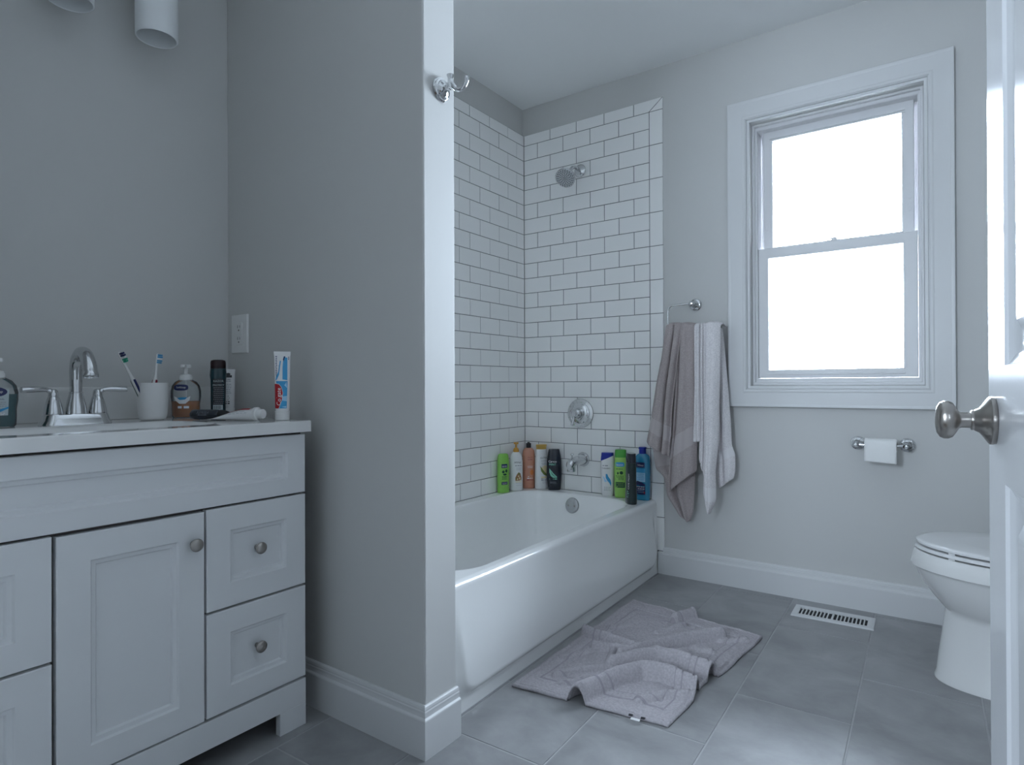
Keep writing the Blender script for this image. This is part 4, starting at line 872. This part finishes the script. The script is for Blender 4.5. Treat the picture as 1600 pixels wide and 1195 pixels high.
def towel_layer(Lp, Rp, y0, bulge, folds, front=True, band=None, nu=26, nv=70, seed=0, hem=(0, 0), vary=0.004, flare=0.0):
    V, F, mi = [], [], []
    capn = 7
    rows = []
    for k in range(capn):                      # over the bar, from the top of the back down to the front
        a = PI * (1 - k / (capn - 1)) * (0.55 if not front else 1.0) + (0 if front else 0)
        rows.append(('c', a))
    if not front: rows = []
    for k in range(nv + 1): rows.append(('v', k / nv))
    for kind, q in rows:
        t = 0 if kind == 'c' else q
        (xl, zl), (xr, zr) = poly_at(Lp, t), poly_at(Rp, t)
        for iu in range(nu + 1):
            u = iu / nu
            x = xl + (xr - xl) * u; z = zl + (zr - zl) * u
            y = y0 - bulge * math.sin(PI * u) ** 0.7 * (0.35 + 0.65 * min(1, t * 3))
            for (c0, c1, w, amp) in folds:
                c = c0 + (c1 - c0) * t
                y += amp * math.exp(-((u - c) / w) ** 2) * (0.25 + 0.75 * min(1, t * 4 + 0.1))
            nz_ = noise.noise(Vector((x * 14 + seed, z * 7, seed))) * vary
            y += nz_ - flare * t
            z += (0.011 * math.sin(PI * u) ** 0.6 - 0.005) * max(0.0, 1 - t / 0.06)
            if kind == 'c':
                rad = 0.5 * (BARY + 0.016 - y)
                yc = 0.5 * (BARY + 0.016 + y)
                V.append((x, yc - rad * math.cos(q), z + 0.011 * math.sin(q) + 0.0)); continue
            V.append((x, min(y, -0.006), z))
    m = nu + 1
    nr = len(rows)
    for r in range(nr - 1):
        for iu in range(nu):
            F.append((r * m + iu, r * m + iu + 1, (r + 1) * m + iu + 1, (r + 1) * m + iu))
            tt_ = rows[r][1] if rows[r][0] == 'v' else 0
            mi.append(1 if band and band[0] < tt_ < band[1] else 0)
    return V, F, mi
def towel(name, label, layers, m0, m1, group):
    o = tag(empty(name, (0.9, BARY, BARZ)), label, 'towel', group)
    off = (-0.9, -BARY, -BARZ)
    for nm, L in layers:
        V, F, mi = L
        ob = mk(nm, (V, F), [m0, m1], o, loc=off, fmat=mi, ang=180)
        md = ob.modifiers.new('thickness', 'SOLIDIFY'); md.thickness = 0.0055; md.offset = 0
        sb = ob.modifiers.new('smooth', 'SUBSURF'); sb.levels = 1; sb.render_levels = 1
    return o
T1l = [(0.817, 1.114), (0.798, 0.975), (0.774, 0.862), (0.75, 0.721), (0.728, 0.606)]
T1r = [(0.894, 1.112), (0.871, 0.973), (0.844, 0.751), (0.84, 0.639), (0.828, 0.544)]
T2l = [(0.866, 1.114), (0.856, 0.862), (0.84, 0.639), (0.825, 0.521), (0.816, 0.384)]
T2r = [(0.947, 1.108), (0.948, 0.862), (0.947, 0.617), (0.944, 0.492)]
T3l = [(0.806, 1.112), (0.749, 0.747), (0.73, 0.574), (0.744, 0.48), (0.783, 0.449), (0.798, 0.364), (0.858, 0.278), (0.893, 0.263)]
T3r = [(0.931, 1.110), (0.928, 0.585), (0.921, 0.391), (0.913, 0.307), (0.898, 0.264)]
towel('bath_towel', 'taupe bath towel with woven border, hanging on the ring next to the tile', [
    ('front_flap', towel_layer(T2l, T2r, -0.094, 0.026, [(0.16, 0.10, 0.06, 0.024), (0.55, 0.62, 0.10, 0.008), (0.93, 0.97, 0.05, 0.012)], True, (0.67, 0.80), seed=3)),
    ('side_flap', towel_layer(T1l, T1r, -0.106, 0.026, [(0.52, 0.66, 0.05, 0.034), (0.28, 0.22, 0.12, -0.010), (0.90, 0.92, 0.05, 0.014)], True, (0.76, 0.88), seed=5)),
    ('back_flap', towel_layer(T3l, T3r, -0.046, 0.018, [(0.30, 0.30, 0.09, 0.022), (0.62, 0.5, 0.10, -0.014)], False, (0.60, 0.68), seed=9))], taupe_terry, taupe_band, 'towels on the ring')
L1l = [(0.941, 1.106), (0.943, 0.862), (0.936, 0.616)]; L1r = [(0.961, 1.106), (0.962, 0.862), (0.964, 0.618)]
L2l = [(0.952, 1.106), (0.957, 0.862), (0.959, 0.699), (0.958, 0.55)]; L2r = [(0.993, 1.107), (0.989, 0.862), (0.988, 0.619), (0.982, 0.462)]
L3l = [(0.985, 1.110), (0.984, 0.862), (0.983, 0.619), (0.982, 0.47), (0.979, 0.403), (0.987, 0.363), (1.003, 0.322)]
L3r = [(1.054, 1.106), (1.05, 0.861), (1.044, 0.622), (1.03, 0.501), (1.032, 0.434), (1.032, 0.381), (1.007, 0.322)]
L4l = [(1.002, 1.104), (1.017, 0.862), (1.018, 0.482), (1.028, 0.418)]
L4r = [(1.045, 1.098), (1.065, 0.861), (1.077, 0.701), (1.08, 0.607), (1.095, 0.568), (1.095, 0.501), (1.087, 0.466)]
towel('bath_towel', 'pale grey bath towel with pointed hem, hanging on the window side of the ring', [
    ('front_flap', towel_layer(L3l, L3r, -0.108, 0.030, [(0.12, 0.10, 0.06, 0.016), (0.45, 0.4, 0.12, 0.006)], True, (0.85, 0.92), seed=11)),
    ('inner_flap', towel_layer(L2l, L2r, -0.088, 0.018, [(0.25, 0.35, 0.07, 0.018), (0.62, 0.70, 0.07, 0.016)], True, None, nu=18, seed=13)),
    ('edge_flap', towel_layer(L1l, L1r, -0.100, 0.012, [(0.55, 0.5, 0.10, 0.010)], True, None, nu=12, seed=15)),
    ('back_flap', towel_layer(L4l, L4r, -0.050, 0.018, [(0.30, 0.35, 0.10, 0.012), (0.75, 0.7, 0.12, -0.004)], False, (0.78, 0.84), seed=17))], light_terry, light_band, 'towels on the ring')

# ------------------------------------------------------------------ toilet paper
th_ = tag(empty('toilet_paper_holder', (1.6180, BY, 0.6340)), 'chrome paper holder with two round posts under the window', 'paper holder')
for xx in (-0.0795, 0.0795):
    mk('post', xf(lathe([(0.0255, 0.0002), (0.0260, 0.003), (0.0245, 0.0055), (0.0225, 0.0060), (0.0215, 0.0085), (0.0170, 0.0105), (0.0155, 0.0110), (0.0100, 0.016), (0.0075, 0.021), (0.0075, 0.060), (0.0100, 0.064), (0.0112, 0.072), (0.0105, 0.080), (0.0060, 0.085), (0.001, 0.086)], 32, MXr), Matrix.Translation((xx, 0, 0))), chrome, th_, ang=30)
mk('roller', tube([(-0.078, -0.074, 0), (-0.06, -0.074, 0), (0.06, -0.074, 0), (0.078, -0.074, 0)], [0.005, 0.0055, 0.0055, 0.005], 16), chrome, th_, ang=40)
tp = tag(empty('toilet_paper_roll', (1.6180, BY - 0.074, 0.6340)), 'small white paper roll with a loose sheet hanging on its chrome holder', 'toilet paper')
MYl = Matrix.Rotation(PI / 2, 4, 'Y')
RRr = 0.0255
mk('roll', lathe([(0.0175, -0.0505), (RRr - 0.001, -0.0505), (RRr, -0.0495), (RRr, 0.0495), (RRr - 0.001, 0.0505), (0.0175, 0.0505), (0.0175, -0.0505)], 40, MYl), paper, tp, ang=40)
mk('core', lathe([(0.0170, -0.050), (0.0176, -0.050), (0.0176, 0.050), (0.0170, 0.050), (0.0170, -0.050)], 28, MYl), mat('cardboard_core', (0.35, 0.25, 0.16), 0.9, vary=(80, 0.1)), tp)
V, F = [], []
for k in range(22):
    for iu in range(13):
        u = iu / 12
        x = -0.0505 + 0.101 * u
        if k < 9:
            a = PI * 0.62 - (PI * 0.62) * k / 8
            y, z = -(RRr + 0.0010) * math.cos(a), (RRr + 0.0010) * math.sin(a)
        else:
            s = (k - 8) / 13
            y = -(RRr + 0.0010) - 0.003 * math.sin(s * 2.2) * (0.6 + 0.4 * math.sin(3 * u)); z = -0.058 * s - (0.004 * u * s)
        V.append((x, y, z))
for k in range(21):
    for iu in range(12): F.append((k * 13 + iu, k * 13 + iu + 1, (k + 1) * 13 + iu + 1, (k + 1) * 13 + iu))
s_ = mk('sheet', (V, F), paper, tp, ang=180)
md = s_.modifiers.new('thickness', 'SOLIDIFY'); md.thickness = 0.0006

# ------------------------------------------------------------------ floor register
vt = tag(empty('floor_vent', (1.4695, -0.1520, 0.0), R3(1.6)), 'white louvred floor vent register at the foot of the window wall', 'vent')
hw, hd_ = 0.1335, 0.0625
mk('frame', xf(ring((-hw, hw, -hd_, hd_), (-hw + 0.020, hw - 0.020, -0.036, 0.034), 0.006, 0.0005, 0.002), Matrix(((1, 0, 0, 0), (0, 0, 1, 0), (0, -1, 0, 0), (0, 0, 0, 1)))), trim_paint, vt, ang=30)
mk('duct_shade_plate', box(-hw + 0.018, hw - 0.018, -0.038, 0.036, 0.0002, 0.0007), mat('duct_shade', (0.03, 0.03, 0.035), 0.7, vary=(40, 0.1)), vt)  # flat dark plate painted as the shade inside the vent opening
mk('divider', box(-0.0035, 0.0035, -0.0365, 0.0345, 0.0009, 0.0058, 0.0006), trim_paint, vt)
NL = 9
for side in (-1, 1):
    for i in range(NL + 1):
        x = side * (0.0035 + (hw - 0.0235) * i / NL + 0.0)
        if i == 0: continue
        w = 0.0022
        mk('louver', box(x - w - 0.0005, x + w - 0.0005, -0.0365, 0.0345, 0.0011, 0.0056, 0.0005), trim_paint, vt)

# ------------------------------------------------------------------ toilet
TY = -0.462
to = tag(empty('toilet', (2.05, TY, 0)), 'white toilet with closed lid against the right wall, half behind the door', 'toilet')
def egg(tip, wide_x, back, hw, z, n=48, sq=2.0):
    """egg outline: tip towards -x, widest at wide_x, rounded back"""
    L = []
    for j in range(n):
        t = 2 * PI * j / n; c, s = math.cos(t), math.sin(t)
        cc = math.copysign(abs(c) ** (2 / sq), c); ss = math.copysign(abs(s) ** (2 / sq), s)
        x = wide_x + (cc * (back - wide_x) if c > 0 else cc * (wide_x - tip)) - 2.05
        L.append((x, ss * hw, z))
    return L
bowl = [egg(1.780, 1.96, 2.27, 0.105, 0.0, sq=2.3), egg(1.780, 1.96, 2.27, 0.105, 0.006, sq=2.3), egg(1.785, 1.96, 2.27, 0.102, 0.018, sq=2.3), egg(1.790, 1.96, 2.27, 0.099, 0.07, sq=2.2), egg(1.800, 1.96, 2.27, 0.096, 0.14, sq=2.2), egg(1.806, 1.96, 2.28, 0.099, 0.190, sq=2.2), egg(1.808, 1.96, 2.28, 0.104, 0.206, sq=2.2),
        egg(1.798, 1.97, 2.29, 0.122, 0.216), egg(1.778, 1.98, 2.30, 0.140, 0.240), egg(1.758, 1.99, 2.30, 0.155, 0.268), egg(1.742, 1.99, 2.30, 0.166, 0.296), egg(1.734, 1.99, 2.30, 0.172, 0.316), egg(1.731, 1.99, 2.30, 0.175, 0.3225), egg(1.722, 1.99, 2.30, 0.181, 0.327), egg(1.722, 1.99, 2.30, 0.181, 0.335), egg(1.732, 1.99, 2.30, 0.176, 0.368), egg(1.736, 1.99, 2.30, 0.173, 0.371)]
mk('bowl', loft(bowl), ceramic, to, ang=38)
mk('seat', loft([egg(1.735, 1.99, 2.24, 0.175, 0.3758), egg(1.733, 1.99, 2.24, 0.177, 0.3772), egg(1.735, 1.99, 2.24, 0.1755, 0.3845), egg(1.738, 1.99, 2.24, 0.173, 0.3858)]), seat_plastic, to, ang=40)
mk('lid', loft([egg(1.738, 1.99, 2.235, 0.174, 0.3910), egg(1.7365, 1.99, 2.235, 0.1755, 0.3925), egg(1.7365, 1.99, 2.235, 0.1755, 0.3975), egg(1.740, 1.99, 2.235, 0.173, 0.4005), egg(1.752, 1.99, 2.225, 0.163, 0.4020), egg(1.84, 1.99, 2.15, 0.10, 0.4035)]), seat_plastic, to, ang=40)
for yy in (-0.12, -0.04, 0.04, 0.12): mk('bumper', box(-0.15 + abs(yy) * 0.3 - 0.12, -0.135 + abs(yy) * 0.3 - 0.12, yy - 0.006, yy + 0.006, 0.3700, 0.3915), seat_plastic, to)
mk('tank', join(box(0.215, 0.400, -0.20, 0.20, 0.365, 0.70, 0.02), box(0.05, 0.30, -0.11, 0.11, 0.25, 0.366, 0.01)), ceramic, to, ang=40)
mk('tank_lid', box(0.207, 0.405, -0.21, 0.21, 0.7005, 0.735, 0.008), ceramic, to, ang=40)
mk('flush_lever', join(tube([(0.214, -0.14, 0.65), (0.200, -0.14, 0.65), (0.198, -0.11, 0.647), (0.198, -0.07, 0.643)], 0.006, 12)), chrome, to)

# ------------------------------------------------------------------ door, swung open beside the camera
DW, DT, DH = 0.885, 0.035, 1.945
dang = -math.acos(0.0802)
door = struct(empty('door_1', (1.860, -1.5992, 0.010), dang), 'white panelled door standing open in front of the toilet')
def door_face(side):
    b = 0.002
    zz0, z1, z2, z3, z4, z5 = 0.0, 0.190, 0.7285, 0.8730, 1.825, DH
    x0, x1 = 0.1190, DW - 0.119
    F_ = 0.0
    g = []
    # stiles and rails
    for (a0, a1, c0, c1) in ((0, x0, 0, DH), (x1, DW, 0, DH), (x0, x1, 0, z1), (x0, x1, z2, z3), (x0, x1, z4, DH)):
        g.append(loft([rl(a0, a1, c0, c1, -DT / 2), rl(a0, a1, c0, c1, F_)], cap0=False))
    # sunk mouldings with raised fields
    for c0, c1 in ((z1, z2), (z3, z4)):
        def o(k, d): return rl(x0 + k, x1 - k, c0 + k, c1 - k, d)
        g.append(loft([o(0, F_), o(0.003, -0.004), o(0.010, -0.0075), o(0.017, -0.0105), o(0.028, -0.0115), o(0.040, -0.0110), o(0.052, -0.0040), o(0.056, -0.0030)], cap0=False))
    return join(*g)
slab = mk('slab', join(door_face(1)), door_paint, door, ang=22)
back = mk('slab', xf(door_face(1), Matrix.Translation((DW, DT, 0)) @ Matrix.Rotation(PI, 4, 'Z')), door_paint, door, ang=22)
mk('edge', join(box(0.0002, 0.02, 0.0010, DT - 0.001, 0.001, DH - 0.001), box(DW - 0.02, DW - 0.0002, 0.0010, DT - 0.001, 0.001, DH - 0.001), box(0.02, DW - 0.02, 0.0010, DT - 0.001, 0.001, 0.02), box(0.02, DW - 0.02, 0.0010, DT - 0.001, DH - 0.02, DH - 0.001)), door_paint, door)
KX, KZ = 0.0480, 0.8125 - 0.010
def knobset(M, par):
    r = mk('rose', lathe([(0.0310, 0.0003), (0.0318, 0.002), (0.0318, 0.0055), (0.0300, 0.0075), (0.0235, 0.0115), (0.0165, 0.0165), (0.0140, 0.0215), (0.0130, 0.0225), (0.0135, 0.0240), (0.0130, 0.0255), (0.0115, 0.026)], 44, M), nickel, par, ang=30)
    sec = [(0.026, 0.0105, 0.0105), (0.036, 0.0105, 0.0105), (0.0385, 0.0115, 0.0115), (0.042, 0.0180, 0.0160), (0.0455, 0.0235, 0.0195), (0.050, 0.0258, 0.0208), (0.0555, 0.0258, 0.0208), (0.0600, 0.0235, 0.0190), (0.0635, 0.0175, 0.0145), (0.0650, 0.0090, 0.0075), (0.0652, 0.001, 0.001)]
    L = [[(b_ * math.cos(2 * PI * j / 40), a_ * math.sin(2 * PI * j / 40), z_) for j in range(40)] for z_, a_, b_ in sec]
    mk('knob', xf(loft(L), M), nickel, par, ang=35)
knobset(Matrix.Translation((KX, 0, KZ)) @ Matrix.Rotation(PI / 2, 4, 'X'), door)
knobset(Matrix.Translation((KX, DT, KZ)) @ Matrix.Rotation(-PI / 2, 4, 'X'), door)
for zz in (0.18, 0.97, 1.75):
    mk('hinge', join(xf(lathe([(0.006, 0), (0.006, 0.08)], 12), Matrix.Translation((DW + 0.004, -0.004, zz)))), nickel, door)

# ------------------------------------------------------------------ bath mat
bm_ = tag(empty('bath_mat', (1.03, -0.83, 0)), 'rumpled grey terry bath mat on the floor in front of the tub', 'bath mat')
P00, P10, P11, P01 = (0.799, -1.2505), (0.795, -0.412), (1.302, -0.494), (1.240, -1.197)
RIDGES = [([(0.990, -0.935), (1.038, -0.824), (1.117, -0.690), (1.190, -0.590)], 0.020, 0.026),
          ([(1.000, -1.015), (1.040, -0.940), (1.085, -0.880), (1.150, -0.865), (1.27, -0.890)], 0.024, 0.032),
          ([(0.765, -0.815), (0.85, -0.832), (0.910, -0.838), (0.995, -0.850)], 0.016, 0.022),
          ([(0.880, -0.905), (0.935, -0.890), (1.000, -0.872)], 0.013, 0.017),
          ([(0.985, -1.26), (1.008, -1.173), (1.035, -1.070), (1.080, -0.995), (1.150, -0.968), (1.260, -1.000)], 0.022, 0.030),
          ([(0.875, -1.135), (0.915, -1.07), (0.970, -1.015)], 0.013, 0.010),
          ([(1.015, -0.54), (1.076, -0.395)], 0.017, 0.022),
          ([(0.905, -0.775), (0.95, -0.800), (1.0, -0.835)], 0.010, 0.012),
          ([(0.998, -0.675), (1.050, -0.555)], 0.014, 0.007),
          ([(1.010, -1.000), (0.965, -0.960), (0.945, -0.895), (0.972, -0.835)], 0.012, 0.014),
          ([(1.135, -1.13), (1.18, -1.06), (1.245, -1.02)], 0.015, 0.010),
          ([(0.83, -1.02), (0.88, -0.93)], 0.014, 0.006), ([(1.10, -0.80), (1.15, -0.74), (1.20, -0.72)], 0.013, 0.008), ([(0.91, -1.17), (0.96, -1.10)], 0.010, 0.006),
          ([(0.85, -0.72), (0.90, -0.66)], 0.014, 0.005), ([(1.20, -0.62), (1.26, -0.56)], 0.012, 0.007), ([(1.055, -0.930), (1.10, -0.915)], 0.012, 0.012), ([(1.12, -0.60), (1.16, -0.52)], 0.012, 0.006)]
def seg_d(p, a, b):
    ax, ay = b[0] - a[0], b[1] - a[1]; t = max(0, min(1, ((p[0] - a[0]) * ax + (p[1] - a[1]) * ay) / (ax * ax + ay * ay)))
    return math.hypot(p[0] - a[0] - ax * t, p[1] - a[1] - ay * t)
def mat_grid():
    NS, NT = 300, 190
    V, F, mi = [], [], []
    def lerp(a, b, t): return (a[0] + (b[0] - a[0]) * t, a[1] + (b[1] - a[1]) * t)
    Ls, Lt = 0.84, 0.50
    for i in range(NS + 1):
        s = i / NS
        for j in range(NT + 1):
            t = j / NT
            p = lerp(lerp(P00, P10, s), lerp(P01, P11, s), t)
            # soft irregular outline
            wob = noise.noise(Vector((s * 5, t * 5, 2.0)))
            px, py = p[0] + 0.006 * wob, p[1] + 0.006 * noise.noise(Vector((s * 5, t * 5, 8.0)))
            # right edge bows in around the lifted fold
            bow = math.exp(-((s - 0.36) / 0.10) ** 2) * t ** 3 * -0.020
            px += bow
            hgt = 0.0
            for pts, w, amp in RIDGES:
                d = min(seg_d((px, py), a, b) for a, b in zip(pts[:-1], pts[1:]))
                hgt = (hgt ** 5 + (1.5 * amp * max(0.0, 1 - (d / (1.15 * w)) ** 2) ** 0.8) ** 5) ** 0.2
            hgt += 0.005 * max(0, noise.noise(Vector((px * 12, py * 12, 1.0)))) + 0.003 * max(0, noise.noise(Vector((px * 30, py * 30, 4.0))))
            es, et = min(s, 1 - s) * Ls, min(t, 1 - t) * Lt
            ed = min(es, et); eg = min(es * 0.61, et)
            z = 0.0085 + hgt
            # woven border rails and the rolled hem
            groove = 0
            for c, w in ((0.050, 0.0034), (0.075, 0.0034)):
                if abs(eg - c) < w: z -= 0.0040 * (1 - (abs(eg - c) / w) ** 2); groove = 1
            if 0.0534 < eg < 0.0716: z -= 0.0012
            if 0.010 < ed < 0.016: z -= 0.0035
            z += 0.0014 * noise.noise(Vector((px * 150, py * 150, 0))) * (0.3 if groove else 1)
            if ed == 0: z -= 0.003
            elif ed < 0.010: z += 0.0015
            V.append((px, py, z)); mi.append(groove)
    m = NT + 1; fm = []
    n0 = len(V)
    for i in range(NS):
        for j in range(NT):
            F.append((i * m + j, i * m + j + 1, (i + 1) * m + j + 1, (i + 1) * m + j))
            fm.append(1 if mi[i * m + j] + mi[(i + 1) * m + j + 1] == 2 else 0)
    # underside, a little thinner than the pile is tall
    V += [(x, y, max(0.0012, z - 0.0075)) for x, y, z in V[:n0]]
    for i in range(NS):
        for j in range(NT):
            F.append((n0 + i * m + j, n0 + (i + 1) * m + j, n0 + (i + 1) * m + j + 1, n0 + i * m + j + 1)); fm.append(0)
    bd = [i * m for i in range(NS + 1)] + [NS * m + j for j in range(1, NT + 1)] + [i * m + NT for i in range(NS - 1, -1, -1)] + [j for j in range(NT - 1, 0, -1)]
    for k in range(len(bd)):
        a, b2 = bd[k], bd[(k + 1) % len(bd)]
        F.append((a, b2, n0 + b2, n0 + a)); fm.append(0)
    return V, F, fm
V, F, fm = mat_grid()
pile = mk('pile', (V, F), [mat_terry, mat_band], bm_, loc=(-1.03, 0.83, 0), fmat=fm, ang=180)
def hem_line(a, b, n=60):
    pts = []
    for k in range(n + 1):
        t = k / n; best = None
        x, y = a[0] + (b[0] - a[0]) * t, a[1] + (b[1] - a[1]) * t
        pts.append((x, y))
    return pts
mk('care_tag', join(box(-0.012, 0.012, -0.006, 0.004, 0.0060, 0.0068)), white_p, bm_, loc=(1.162 - 1.03, -1.2185 + 0.83, 0.002), rot=(0, 0, 0.12))
for k in (-1, 1): mk('care_tag', box(-0.005, 0.005, -0.004, 0.004, 0, 0.0015), black_p, bm_, loc=(1.162 + k * 0.016 - 1.03, -1.2100 + k * 0.002 + 0.83, 0.0105), rot=(0, 0, 0.12))
